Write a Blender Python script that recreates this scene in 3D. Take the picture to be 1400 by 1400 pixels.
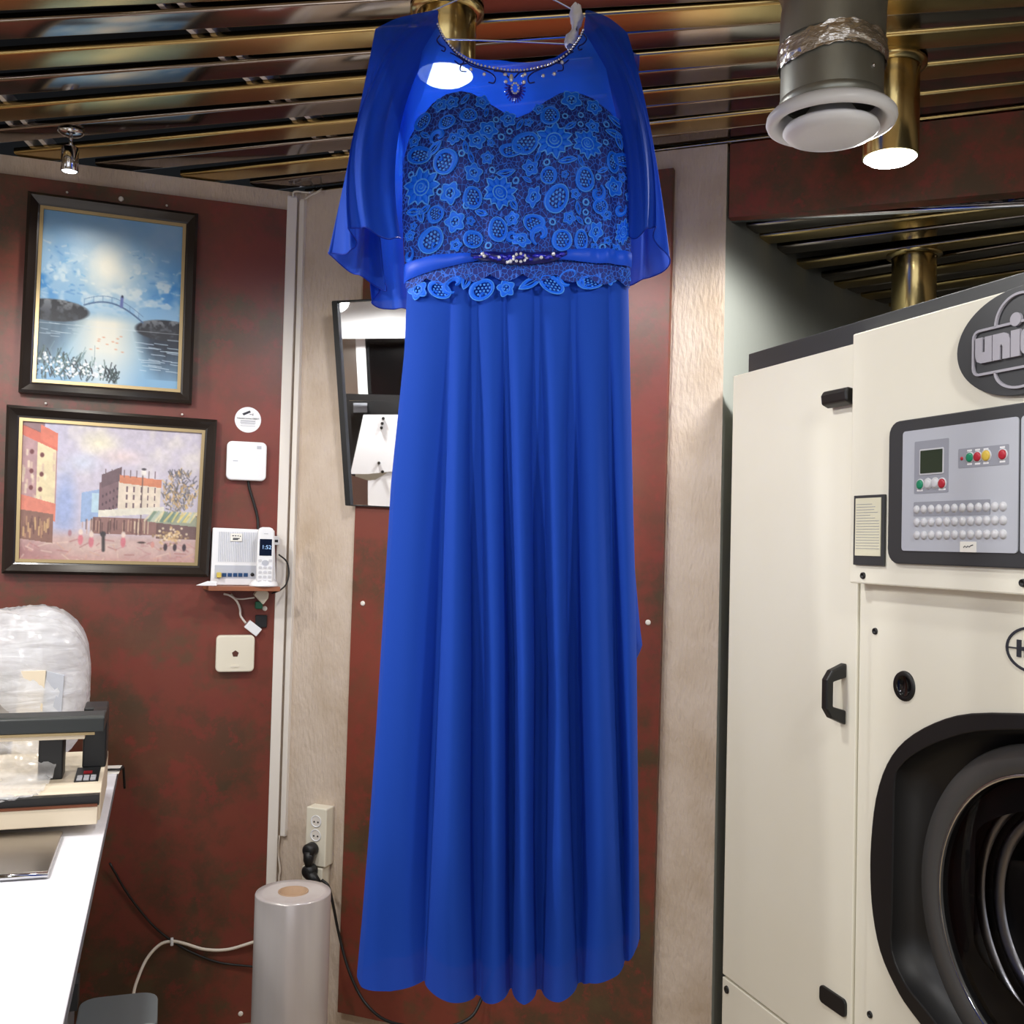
import bpy, bmesh, math, random
import numpy as np
from mathutils import Vector, Matrix

for _o in list(bpy.data.objects):
    bpy.data.objects.remove(_o, do_unlink=True)
random.seed(7)
rng = np.random.default_rng(7)
scene = bpy.context.scene
COL = scene.collection
PI = math.pi

# ------------------------------------------------------------------ camera
FPX, EYE = 1400.0, 1.37
PITCH, ROLL = math.atan(41 / 1400), math.atan(0.0244)
cam_data = bpy.data.cameras.new('camera')
cam_data.sensor_width = 36.0
cam_data.lens = 36.0 * FPX / 1400.0
cam_data.clip_start = 0.02
cam = bpy.data.objects.new('camera', cam_data)
COL.objects.link(cam)
cam.matrix_world = (Matrix.Translation((0, 0, EYE)) @ Matrix.Rotation(PI / 2 + PITCH, 4, 'X')
                    @ Matrix.Rotation(ROLL, 4, 'Z'))
scene.camera = cam

# ------------------------------------------------------------------ world, daylight, exposure
world = bpy.data.worlds.new('world')
scene.world = world
world.use_nodes = True
world.node_tree.nodes['Background'].inputs[0].default_value = (0.75, 0.85, 1.0, 1)
world.node_tree.nodes['Background'].inputs[1].default_value = 0.3
vs = scene.view_settings
vs.view_transform = 'Standard'
vs.look = 'None'
vs.gamma = 1.0
vs.use_curve_mapping = False
vs.exposure = 0.28

def area_light(name, loc, rot, sx, sy, power, color):
    d = bpy.data.lights.new(name, 'AREA')
    d.shape = 'RECTANGLE'
    d.size, d.size_y, d.energy, d.color = sx, sy, power, color
    o = bpy.data.objects.new(name, d)
    o.location, o.rotation_euler = loc, rot
    COL.objects.link(o)
    return o
# daylight entering through the shop window in the wall behind the photographer
area_light('window_daylight', (-0.5, -2.42, 1.45), (PI / 2, 0, 0), 2.9, 1.75, 16, (0.97, 0.98, 1.0))
DOWN_POWER = 25.0

# ------------------------------------------------------------------ geometry helpers
def ray(px, py):
    x, y = (px - 700) / FPX, -(py - 700) / FPX
    c, s = math.cos(ROLL), math.sin(ROLL)
    X, Y = c * x - s * y, s * x + c * y
    cp, sp = math.cos(PITCH), math.sin(PITCH)
    return np.array([X, cp - sp * Y, sp + cp * Y])
EYEP = np.array([0, 0, EYE])
def on_z(px, py, z):
    r = ray(px, py)
    return EYEP + r * ((z - EYE) / r[2])
def at_depth(px, py, y):
    r = ray(px, py)
    return EYEP + r * (y / r[1])

class Fr:
    """a vertical reference plane: s runs to the right, off out of the wall towards the room"""
    def __init__(self, ox, oy, deg):
        self.o = np.array([ox, oy]); self.th = math.radians(deg)
        self.u = np.array([math.cos(self.th), math.sin(self.th)])
        self.v = np.array([-math.sin(self.th), math.cos(self.th)])
    def hit(self, px, py, off=0.0):
        r = ray(px, py)
        t = (self.o @ self.v - off) / (r[:2] @ self.v)
        P = EYEP + r * t
        return float((P[:2] - self.o) @ self.u), float(P[2])
    def at(self, s, off, z):
        p = self.o + self.u * s - self.v * off
        return (float(p[0]), float(p[1]), float(z))

def spline(pts, n=6):
    P = [np.array(p, float) for p in pts]
    if len(P) < 3:
        return P
    out = []
    Q = [2 * P[0] - P[1]] + P + [2 * P[-1] - P[-2]]
    for i in range(1, len(Q) - 2):
        a, b, c, d = Q[i - 1], Q[i], Q[i + 1], Q[i + 2]
        for k in range(n):
            t = k / n
            out.append(0.5 * (2 * b + (c - a) * t + (2 * a - 5 * b + 4 * c - d) * t * t + (3 * b - a - 3 * c + d) * t ** 3))
    out.append(P[-1])
    return out

def rrect(cx, cz, w, h, r, n=4):
    pts = []
    for (sx, sz, a0) in ((1, 1, 0), (-1, 1, 90), (-1, -1, 180), (1, -1, 270)):
        for k in range(n + 1):
            a = math.radians(a0 + 90 * k / n)
            pts.append((cx + sx * (w / 2 - r) + r * math.cos(a), cz + sz * (h / 2 - r) + r * math.sin(a)))
    return pts
def circ(cx, cz, r, n=24, rz=None):
    rz = rz or r
    return [(cx + r * math.cos(2 * PI * k / n), cz + rz * math.sin(2 * PI * k / n)) for k in range(n)]

class MB:
    def __init__(self):
        self.v, self.f, self.m, self.s = [], [], [], []
    def add(self, vs_, fs, mi=0, smooth=False):
        b = len(self.v)
        self.v += [tuple(float(c) for c in p) for p in vs_]
        for f in fs:
            self.f.append([b + i for i in f]); self.m.append(mi); self.s.append(smooth)
        return self
    def box(self, x0, x1, y0, y1, z0, z1, mi=0):
        vs_ = [(x, y, z) for x in (x0, x1) for y in (y0, y1) for z in (z0, z1)]
        return self.add(vs_, [(0, 1, 3, 2), (4, 6, 7, 5), (0, 4, 5, 1), (2, 3, 7, 6), (0, 2, 6, 4), (1, 5, 7, 3)], mi)
    def prism(self, poly, y0, y1, mi=0, smooth=False, plane='xz'):
        n = len(poly)
        def P(a, b, y):
            return (a, y, b) if plane == 'xz' else ((a, b, y) if plane == 'xy' else (y, a, b))
        vs_ = [P(a, b, y0) for a, b in poly] + [P(a, b, y1) for a, b in poly]
        self.add(vs_, [[(i + 1) % n, i, n + i, n + (i + 1) % n] for i in range(n)], mi, smooth)
        b = len(self.v) - 2 * n
        for fc in (list(range(n)), list(range(2 * n - 1, n - 1, -1))):
            self.f.append([b + i for i in fc]); self.m.append(mi); self.s.append(False)
        return self
    def ringprism(self, outer, inner, y0, y1, mi=0):
        n = len(outer)
        vs_ = [(a, y, b) for y in (y0, y1) for L in (outer, inner) for a, b in L]
        fs = []
        for i in range(n):
            j = (i + 1) % n
            fs += [(i, j, n + j, n + i), (2 * n + j, 2 * n + i, 3 * n + i, 3 * n + j),
                   (j, i, 2 * n + i, 2 * n + j), (n + i, n + j, 3 * n + j, 3 * n + i)]
        return self.add(vs_, fs, mi)
    def lathe(self, prof, n=32, c=(0, 0, 0), axis='z', mi=0, smooth=True):
        vs_ = []
        for r, h in prof:
            for k in range(n):
                a = 2 * PI * k / n
                x, y = r * math.cos(a), r * math.sin(a)
                p = (x, y, h) if axis == 'z' else ((x, -h, y) if axis == 'y' else (h, x, y))
                vs_.append((p[0] + c[0], p[1] + c[1], p[2] + c[2]))
        fs = []
        for i in range(len(prof) - 1):
            for k in range(n):
                k2 = (k + 1) % n
                fs.append((i * n + k, i * n + k2, (i + 1) * n + k2, (i + 1) * n + k))
        return self.add(vs_, fs, mi, smooth)
    def tube(self, path, r, n=8, mi=0, caps=True):
        P = [Vector(p) for p in path]
        rad = r if hasattr(r, '__len__') else [r] * len(P)
        vs_, fs = [], []
        up = None
        for i, p in enumerate(P):
            t = (P[min(i + 1, len(P) - 1)] - P[max(i - 1, 0)]).normalized()
            if up is None:
                up = t.orthogonal().normalized()
            up = (up - t * up.dot(t)).normalized()
            w = t.cross(up)
            for k in range(n):
                a = 2 * PI * k / n
                vs_.append(p + (up * math.cos(a) + w * math.sin(a)) * rad[i])
        for i in range(len(P) - 1):
            for k in range(n):
                k2 = (k + 1) % n
                fs.append((i * n + k, i * n + k2, (i + 1) * n + k2, (i + 1) * n + k))
        self.add(vs_, fs, mi, True)
        if caps:
            b = len(self.v) - len(vs_)
            self.f.append([b + k for k in range(n - 1, -1, -1)]); self.m.append(mi); self.s.append(False)
            b += (len(P) - 1) * n
            self.f.append([b + k for k in range(n)]); self.m.append(mi); self.s.append(False)
        return self
    def grid(self, pts, nu, nv, mi=0, smooth=True, close_u=False):
        fs = []
        for j in range(nv - 1):
            for i in range(nu if close_u else nu - 1):
                i2 = (i + 1) % nu
                fs.append((j * nu + i, j * nu + i2, (j + 1) * nu + i2, (j + 1) * nu + i))
        return self.add(pts, fs, mi, smooth)
    def ball(self, c, r, mi=0, n=8, m=5, sq=(1, 1, 1)):
        vs_ = [(c[0], c[1], c[2] + r * sq[2])]
        for j in range(1, m):
            for k in range(n):
                a, b = 2 * PI * k / n, PI * j / m
                vs_.append((c[0] + sq[0] * r * math.sin(b) * math.cos(a), c[1] + sq[1] * r * math.sin(b) * math.sin(a), c[2] + sq[2] * r * math.cos(b)))
        vs_.append((c[0], c[1], c[2] - r * sq[2]))
        fs = [(0, 1 + k, 1 + (k + 1) % n) for k in range(n)]
        for j in range(m - 2):
            for k in range(n):
                a, b = 1 + j * n + k, 1 + j * n + (k + 1) % n
                fs.append((a, a + n, b + n, b))
        L = len(vs_) - 1
        fs += [(L, L - n + (k + 1) % n, L - n + k) for k in range(n)]
        return self.add(vs_, fs, mi, True)
    def mesh(self, name, mats):
        me = bpy.data.meshes.new(name)
        me.from_pydata(self.v, [], self.f)
        for m in (mats if isinstance(mats, (list, tuple)) else [mats]):
            me.materials.append(m)
        me.polygons.foreach_set('material_index', self.m)
        me.polygons.foreach_set('use_smooth', self.s)
        me.update()
        return me
    def build(self, name, mats, parent=None, fix=True, bevel=0, seg=2, label=None, loc=None, rotz=0):
        me = self.mesh(name, mats)
        if fix:
            bm = bmesh.new(); bm.from_mesh(me)
            bmesh.ops.recalc_face_normals(bm, faces=bm.faces)
            bm.to_mesh(me); bm.free()
        o = bpy.data.objects.new(name, me)
        COL.objects.link(o)
        if parent: o.parent = parent
        if loc is not None: o.location = loc
        if rotz: o.rotation_euler = (0, 0, rotz)
        if bevel:
            b = o.modifiers.new('bevel', 'BEVEL'); b.width = bevel; b.segments = seg; b.limit_method = 'ANGLE'
            b.angle_limit = math.radians(40)
        if label: o['label'] = label
        return o

def thing(name, label, cat, loc=(0, 0, 0), rotz=0, group=None):
    o = bpy.data.objects.new(name, None)
    o.empty_display_size = 0.05
    COL.objects.link(o)
    o.location, o.rotation_euler = loc, (0, 0, rotz)
    return tag(o, label, cat, group)
def tag(o, label=None, cat=None, group=None, kind=None):
    if label: o['label'] = label
    if cat: o['category'] = cat
    if group: o['group'] = group
    if kind: o['kind'] = kind
    return o
def link_copy(o, parent, loc=None):
    c = o.copy(); COL.objects.link(c); c.parent = parent
    if loc is not None: c.location = loc
    return c
def text_mesh(body, size, name, m, parent, loc, rot=(PI / 2, 0, 0), extrude=0.0004, align='CENTER', label=None, sx=1.0):
    cu = bpy.data.curves.new(name, 'FONT')
    cu.body, cu.size, cu.extrude, cu.align_x, cu.align_y = body, size, extrude, align, 'CENTER'
    cu.resolution_u = 3
    t = bpy.data.objects.new(name, cu)
    COL.objects.link(t)
    bpy.context.view_layer.update()
    me = bpy.data.meshes.new_from_object(t.evaluated_get(bpy.context.evaluated_depsgraph_get()))
    bpy.data.objects.remove(t, do_unlink=True)
    me.materials.clear(); me.materials.append(m)
    o = bpy.data.objects.new(name, me)
    COL.objects.link(o)
    o.parent, o.location, o.rotation_euler, o.scale = parent, loc, rot, (sx, 1, 1)
    if label: o['label'] = label
    return o

# ------------------------------------------------------------------ materials
def lin(r, g, b):
    f = lambda c: c / 12.92 if c <= 0.04045 else ((c + 0.055) / 1.055) ** 2.4
    return (f(r / 255), f(g / 255), f(b / 255), 1.0)
MATS = {}
def mat(name, col, rough=0.5, metal=0.0, emit=None, noise=None, bump=None, sheen=0, coat=0, spec=None):
    m = bpy.data.materials.new(name); m.use_nodes = True
    nt = m.node_tree; b = nt.nodes['Principled BSDF']
    b.inputs['Base Color'].default_value = col
    b.inputs['Roughness'].default_value = rough
    b.inputs['Metallic'].default_value = metal
    if spec is not None: b.inputs['Specular IOR Level'].default_value = spec
    if sheen: b.inputs['Sheen Weight'].default_value = sheen
    if coat: b.inputs['Coat Weight'].default_value = coat; b.inputs['Coat Roughness'].default_value = 0.08
    if emit:
        b.inputs['Emission Color'].default_value = emit[0]; b.inputs['Emission Strength'].default_value = emit[1]
    tc = None
    if noise or bump:
        tc = nt.nodes.new('ShaderNodeTexCoord')
    if noise:                       # (scale, other colour, lo, hi, stretch)
        sc, c2, lo, hi, st = noise
        mp = nt.nodes.new('ShaderNodeMapping'); mp.inputs['Scale'].default_value = st
        nz = nt.nodes.new('ShaderNodeTexNoise'); nz.inputs['Scale'].default_value = sc; nz.inputs['Detail'].default_value = 6
        rp = nt.nodes.new('ShaderNodeMapRange'); rp.inputs[1].default_value = lo; rp.inputs[2].default_value = hi
        mx = nt.nodes.new('ShaderNodeMix'); mx.data_type = 'RGBA'
        mx.inputs[6].default_value = col; mx.inputs[7].default_value = c2
        L = nt.links.new
        L(tc.outputs['Object'], mp.inputs[0]); L(mp.outputs[0], nz.inputs['Vector']); L(nz.outputs[0], rp.inputs[0])
        L(rp.outputs[0], mx.inputs[0]); L(mx.outputs[2], b.inputs['Base Color'])
    if bump:                        # (scale, strength, distance, stretch)
        sc, stg, dist, st = bump
        mp = nt.nodes.new('ShaderNodeMapping'); mp.inputs['Scale'].default_value = st
        nz = nt.nodes.new('ShaderNodeTexNoise'); nz.inputs['Scale'].default_value = sc; nz.inputs['Detail'].default_value = 4
        bp = nt.nodes.new('ShaderNodeBump'); bp.inputs['Strength'].default_value = stg; bp.inputs['Distance'].default_value = dist
        L = nt.links.new
        L(tc.outputs['Object'], mp.inputs[0]); L(mp.outputs[0], nz.inputs['Vector']); L(nz.outputs[0], bp.inputs['Height'])
        L(bp.outputs[0], b.inputs['Normal'])
    MATS[name] = m
    return m
ONE = (1, 1, 1)
plaster = mat('plaster', lin(206, 190, 174), 0.85, noise=(7.0, lin(186, 166, 144), 0.42, 0.75, (1, 1, 0.9)), bump=(110, 0.7, 0.008, (1, 1, 0.3)))
alcove_paint = mat('alcove_paint', lin(168, 172, 164), 0.8, bump=(60, 0.3, 0.003, (1, 1, 0.3)))
room_paint = mat('room_paint', lin(206, 196, 182), 0.8, noise=(2.0, lin(190, 178, 160), 0.4, 0.7, ONE))
floor_mat = mat('floor_tile', lin(176, 156, 128), 0.45, noise=(6, lin(150, 130, 104), 0.4, 0.65, ONE))
black_void = mat('plenum_black', lin(14, 12, 11), 0.9)
gold = mat('gold_slat', lin(206, 180, 122), 0.24, 1.0, bump=(5, 0.06, 0.01, (0.4, 0.4, 1)))
dark_chrome = mat('smoked_mirror_slat', lin(156, 146, 138), 0.12, 1.0, bump=(4, 0.05, 0.01, (0.4, 0.4, 1)))
chrome = mat('chrome', lin(205, 205, 208), 0.12, 1.0)
galv = mat('galvanised_steel', lin(176, 178, 172), 0.42, 0.7, noise=(7, lin(146, 148, 140), 0.4, 0.65, (1, 1, 0.5)))
brass = mat('brass', lin(196, 174, 120), 0.2, 1.0)
steel = mat('brushed_steel', lin(176, 170, 164), 0.28, 1.0, bump=(50, 0.1, 0.002, (0.05, 1, 1)))
white_plastic = mat('white_plastic', lin(236, 237, 240), 0.35)
ivory_plastic = mat('ivory_plastic', lin(228, 222, 204), 0.4)
duct_white = mat('duct_white', lin(226, 220, 212), 0.5)
black_plastic = mat('black_plastic', lin(22, 22, 23), 0.45)
black_gloss = mat('black_gloss', lin(12, 12, 13), 0.12)
rubber_dark = mat('dark_rubber', lin(38, 42, 42), 0.42)
cream_paint = mat('cream_enamel', lin(244, 241, 226), 0.36, noise=(1.2, lin(238, 233, 214), 0.4, 0.7, ONE))
sealer_cream = mat('sealer_cream', lin(226, 212, 188), 0.42)
charcoal = mat('charcoal_enamel', lin(54, 56, 59), 0.45)
grey_panel = mat('grey_panel', lin(186, 190, 200), 0.45)
grey_print = mat('grey_print', lin(150, 153, 164), 0.5)
grey_letter = mat('grey_letter', lin(168, 166, 176), 0.5)
button_grey = mat('button_grey', lin(206, 207, 212), 0.4)
red_btn = mat('red_button', lin(178, 36, 52), 0.35)
green_btn = mat('green_button', lin(20, 136, 100), 0.35)
yellow_btn = mat('yellow_button', lin(216, 186, 76), 0.35)
lcd = mat('lcd_screen', lin(38, 52, 34), 0.25)
paper = mat('paper', lin(238, 236, 228), 0.8)
ink = mat('ink', lin(48, 50, 60), 0.7)
glass_mirror = mat('mirror_silver', lin(250, 250, 250), 0.015, 1.0)
frame_dark = mat('painting_frame_dark', lin(34, 27, 24), 0.3, coat=0.4)
frame_gold = mat('painting_frame_gold', lin(170, 150, 112), 0.35, 0.8)
counter_white = mat('counter_white', lin(240, 240, 246), 0.28)
counter_grey = mat('counter_grey', lin(128, 134, 142), 0.5, noise=(9, lin(112, 118, 126), 0.45, 0.7, ONE))
shelf_wood = mat('shelf_wood', lin(150, 92, 62), 0.5, noise=(14, lin(124, 72, 46), 0.4, 0.65, (0.3, 1, 1)))
cardboard = mat('cardboard', lin(170, 140, 112), 0.8)
film_roll_m = mat('film_roll', lin(206, 200, 198), 0.24, 0.25, noise=(3, lin(190, 182, 180), 0.4, 0.65, (3, 3, 0.15)))
grey_bin = mat('grey_bin', lin(92, 98, 100), 0.45)
cable_white = mat('cable_white', lin(214, 204, 190), 0.5)
cable_black = mat('cable_black', lin(18, 17, 17), 0.5)
lamp_glow = mat('lamp_glow', (1, 1, 1, 1), 0.4, emit=((0.93, 0.97, 1.0, 1), 26.0))
small_glow = mat('small_lamp_glow', (1, 1, 1, 1), 0.4, emit=((1.0, 0.97, 0.9, 1), 5.0))
blue_port = mat('blue_port', lin(22, 66, 112), 0.4)
yellow_plug = mat('yellow_plug', lin(206, 184, 84), 0.45)
phone_screen = mat('phone_screen', lin(18, 26, 42), 0.12)
screen_digits = mat('screen_digits', lin(150, 180, 215), 0.4, emit=(lin(130, 170, 215), 0.6))
tissue_m = mat('white_tissue', lin(238, 238, 242), 0.6)
wire_m = mat('hanger_wire', lin(186, 192, 204), 0.25, 0.85)
foil_m = mat('foil_tape', lin(226, 222, 218), 0.22, 0.9, bump=(40, 0.5, 0.008, (1, 1, 3)))

def mottled(name, seed, bright=1.0):
    m = bpy.data.materials.new(name); m.use_nodes = True
    nt = m.node_tree; b = nt.nodes['Principled BSDF']; L = nt.links.new
    tc = nt.nodes.new('ShaderNodeTexCoord')
    mp = nt.nodes.new('ShaderNodeMapping'); mp.inputs['Location'].default_value = (seed, seed * 0.7, seed * 1.3)
    L(tc.outputs['Object'], mp.inputs[0])
    def nz(sc, det, rough):
        n = nt.nodes.new('ShaderNodeTexNoise'); n.inputs['Scale'].default_value = sc; n.inputs['Detail'].default_value = det
        n.inputs['Roughness'].default_value = rough
        L(mp.outputs[0], n.inputs['Vector']); return n
    def rng_(n, lo, hi):
        r = nt.nodes.new('ShaderNodeMapRange'); r.inputs[1].default_value = lo; r.inputs[2].default_value = hi
        L(n.outputs[0], r.inputs[0]); return r
    def mix(fac, a, bcol):
        x = nt.nodes.new('ShaderNodeMix'); x.data_type = 'RGBA'
        L(fac.outputs[0], x.inputs[0])
        if isinstance(a, tuple): x.inputs[6].default_value = a
        else: L(a.outputs[2], x.inputs[6])
        x.inputs[7].default_value = bcol
        return x
    c0 = lin(140 * bright, 66 * bright, 50 * bright)
    x = mix(rng_(nz(4.5, 9, 0.68), 0.44, 0.58), c0, lin(92 * bright, 68 * bright, 46 * bright))
    x = mix(rng_(nz(16.0, 9, 0.75), 0.52, 0.60), x, lin(138 * bright, 62 * bright, 50 * bright))
    x = mix(rng_(nz(7.0, 8, 0.7), 0.54, 0.66), x, lin(98 * bright, 80 * bright, 52 * bright))
    x = mix(rng_(nz(1.15, 3, 0.5), 0.52, 0.72), x, lin(158 * bright, 68 * bright, 52 * bright))
    L(x.outputs[2], b.inputs['Base Color'])
    b.inputs['Roughness'].default_value = 0.42
    bp = nt.nodes.new('ShaderNodeBump'); bp.inputs['Strength'].default_value = 0.12; bp.inputs['Distance'].default_value = 0.002
    L(nz(60, 3, 0.5).outputs[0], bp.inputs['Height']); L(bp.outputs[0], b.inputs['Normal'])
    return m
panel_a = mottled('rust_panel', 1.7, 0.8)
panel_b = mottled('rust_panel_dark', 5.2, 0.84)
panel_c = mottled('rust_fascia', 9.1, 0.95)

def cloth(name, col, transp=0.0, transl=0.25, rough=0.7, weave=True, sheen=0.3):
    m = bpy.data.materials.new(name); m.use_nodes = True
    nt = m.node_tree; b = nt.nodes['Principled BSDF']; L = nt.links.new
    out = nt.nodes['Material Output']
    b.inputs['Base Color'].default_value = col; b.inputs['Roughness'].default_value = rough
    b.inputs['Sheen Weight'].default_value = sheen; b.inputs['Sheen Tint'].default_value = col
    b.inputs['Specular IOR Level'].default_value = 0.25
    tr = nt.nodes.new('ShaderNodeBsdfTranslucent'); tr.inputs[0].default_value = col
    m1 = nt.nodes.new('ShaderNodeMixShader'); m1.inputs[0].default_value = transl
    L(b.outputs[0], m1.inputs[1]); L(tr.outputs[0], m1.inputs[2])
    last = m1
    if transp:
        tp = nt.nodes.new('ShaderNodeBsdfTransparent'); tp.inputs[0].default_value = (0.75, 0.85, 1, 1)
        m2 = nt.nodes.new('ShaderNodeMixShader'); m2.inputs[0].default_value = transp
        L(m1.outputs[0], m2.inputs[1]); L(tp.outputs[0], m2.inputs[2]); last = m2
    if weave:
        tc = nt.nodes.new('ShaderNodeTexCoord')
        nz = nt.nodes.new('ShaderNodeTexNoise'); nz.inputs['Scale'].default_value = 420
        bp = nt.nodes.new('ShaderNodeBump'); bp.inputs['Strength'].default_value = 0.12; bp.inputs['Distance'].default_value = 0.001
        L(tc.outputs['Object'], nz.inputs['Vector']); L(nz.outputs[0], bp.inputs['Height']); L(bp.outputs[0], b.inputs['Normal'])
    L(last.outputs[0], out.inputs[0])
    return m
ROYAL = lin(25, 74, 186)
chiffon = cloth('royal_chiffon', ROYAL, 0.05, 0.08, 0.85, sheen=0.08)
sleeve_chiffon = cloth('sleeve_chiffon', ROYAL, 0.09, 0.25)
lining_m = cloth('royal_lining', lin(14, 48, 160), 0, 0.1, 0.55)
sheer_m = cloth('sheer_mesh', lin(40, 104, 214), 0.34, 0.3, weave=False)
back_sheer = cloth('back_mesh', lin(22, 76, 205), 0.24, 0.3, weave=False)
lace_m = cloth('lace_motif', lin(18, 112, 255), 0, 0.1, 0.5, weave=False, sheen=0.4)
thread_m = cloth('lace_thread', lin(84, 162, 255), 0, 0.1, 0.5, weave=False)
belt_m = cloth('satin_belt', lin(24, 82, 220), 0, 0.05, 0.45)
bead_blue = mat('blue_bead', lin(16, 24, 190), 0.12, 0.3, coat=1)
bead_dark = mat('navy_bead', lin(10, 18, 96), 0.25)
crystal = mat('crystal', lin(236, 238, 248), 0.12, 0.55, coat=1)

def lace_net():
    m = bpy.data.materials.new('lace_net'); m.use_nodes = True
    nt = m.node_tree; b = nt.nodes['Principled BSDF']; L = nt.links.new
    tc = nt.nodes.new('ShaderNodeTexCoord')
    mp = nt.nodes.new('ShaderNodeMapping'); mp.inputs['Scale'].default_value = (1, 0.35, 0.8)
    vo = nt.nodes.new('ShaderNodeTexVoronoi'); vo.feature = 'DISTANCE_TO_EDGE'; vo.inputs['Scale'].default_value = 150
    r = nt.nodes.new('ShaderNodeMapRange'); r.inputs[1].default_value = 0.03; r.inputs[2].default_value = 0.10
    r.inputs[3].default_value = 1; r.inputs[4].default_value = 0
    mx = nt.nodes.new('ShaderNodeMix'); mx.data_type = 'RGBA'
    mx.inputs[6].default_value = lin(8, 36, 130); mx.inputs[7].default_value = lin(48, 110, 232)
    bp = nt.nodes.new('ShaderNodeBump'); bp.inputs['Strength'].default_value = 0.7; bp.inputs['Distance'].default_value = 0.002
    L(tc.outputs['Object'], mp.inputs[0]); L(mp.outputs[0], vo.inputs['Vector']); L(vo.outputs['Distance'], r.inputs[0])
    L(r.outputs[0], mx.inputs[0]); L(mx.outputs[2], b.inputs['Base Color']); L(r.outputs[0], bp.inputs['Height'])
    L(bp.outputs[0], b.inputs['Normal'])
    b.inputs['Roughness'].default_value = 0.7
    return m
net_m = lace_net()

def film_mat(name, clear):
    m = bpy.data.materials.new(name); m.use_nodes = True
    nt = m.node_tree; L = nt.links.new; out = nt.nodes['Material Output']; b = nt.nodes['Principled BSDF']
    b.inputs['Base Color'].default_value = lin(246, 247, 250); b.inputs['Roughness'].default_value = 0.1
    tl = nt.nodes.new('ShaderNodeBsdfTranslucent'); tl.inputs[0].default_value = lin(236, 238, 244)
    m0 = nt.nodes.new('ShaderNodeMixShader'); m0.inputs[0].default_value = 0.3
    tp = nt.nodes.new('ShaderNodeBsdfTransparent')
    tc = nt.nodes.new('ShaderNodeTexCoord')
    nz = nt.nodes.new('ShaderNodeTexNoise'); nz.inputs['Scale'].default_value = 26; nz.inputs['Detail'].default_value = 6
    nz.inputs['Distortion'].default_value = 0.6
    mpf = nt.nodes.new('ShaderNodeMapping'); mpf.inputs['Scale'].default_value = (0.35, 1, 1.6)
    bp = nt.nodes.new('ShaderNodeBump'); bp.inputs['Strength'].default_value = 0.9; bp.inputs['Distance'].default_value = 0.006
    L(tc.outputs['Object'], mpf.inputs[0]); L(mpf.outputs[0], nz.inputs['Vector']); L(nz.outputs[0], bp.inputs['Height']); L(bp.outputs[0], b.inputs['Normal'])
    b.inputs['Coat Weight'].default_value = 0.6; b.inputs['Coat Roughness'].default_value = 0.05
    r = nt.nodes.new('ShaderNodeMapRange'); r.inputs[1].default_value = 0.35; r.inputs[2].default_value = 0.7
    r.inputs[3].default_value = clear - 0.2; r.inputs[4].default_value = min(1, clear + 0.2)
    L(nz.outputs[0], r.inputs[0])
    m1 = nt.nodes.new('ShaderNodeMixShader')
    L(b.outputs[0], m0.inputs[1]); L(tl.outputs[0], m0.inputs[2])
    L(r.outputs[0], m1.inputs[0]); L(m0.outputs[0], m1.inputs[1]); L(tp.outputs[0], m1.inputs[2]); L(m1.outputs[0], out.inputs[0])
    return m
film_clear = film_mat('clear_film', 0.6)
film_thick = film_mat('bundled_film', 0.3)

def vcol_mat(name):
    m = bpy.data.materials.new(name); m.use_nodes = True
    nt = m.node_tree; b = nt.nodes['Principled BSDF']; L = nt.links.new
    at = nt.nodes.new('ShaderNodeVertexColor'); at.layer_name = 'paint'
    L(at.outputs[0], b.inputs['Base Color']); b.inputs['Roughness'].default_value = 0.42
    tc = nt.nodes.new('ShaderNodeTexCoord'); nz = nt.nodes.new('ShaderNodeTexNoise'); nz.inputs['Scale'].default_value = 120
    bp = nt.nodes.new('ShaderNodeBump'); bp.inputs['Strength'].default_value = 0.25; bp.inputs['Distance'].default_value = 0.001
    L(tc.outputs['Object'], nz.inputs['Vector']); L(nz.outputs[0], bp.inputs['Height']); L(bp.outputs[0], b.inputs['Normal'])
    return m
oil_paint = vcol_mat('oil_paint')

# ------------------------------------------------------------------ the room shell
CEIL = EYE + 0.986
_c = at_depth(396, 735, 2.9)
WL = Fr(_c[0], _c[1], 18.5)          # left wall with the pictures, s = 0 in the corner
WM = Fr(_c[0], _c[1], -21.0)         # wall behind the dress
S_COL = WM.hit(989, 500)[0]          # outer edge of that wall
FASCIA_Z = WM.hit(995, 297)[1]
SL_DEG = -16.5                       # direction of the ceiling slats
SL = Fr(0, 0, SL_DEG)

# floor
b = MB(); b.box(-4.2, 3.5, -2.7, 4.9, -0.06, 0.0)
floor = tag(b.build('floor', floor_mat), kind='structure')
tag(floor, 'pale beige floor')
# left wall
b = MB(); b.box(-3.6, 0.0, 0.0, 0.12, 0.0, CEIL - 0.004)
wall_left = tag(b.build('wall_left', plaster, loc=WL.at(0, 0, 0), rotz=WL.th), kind='structure')
b = MB(); b.box(0.0, S_COL, 0.0, 0.12, 0.0, CEIL - 0.004)
wall_back = tag(b.build('wall_back', plaster, loc=WM.at(0, 0, 0), rotz=WM.th), kind='structure')
# fascia beam over the alcove
b = MB(); b.box(S_COL + 0.006, S_COL + 3.0, 0.004, 0.05, FASCIA_Z, CEIL - 0.004)
trim_1 = tag(b.build('trim_1', panel_c, loc=WM.at(0, 0, 0), rotz=WM.th), kind='structure')
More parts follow.
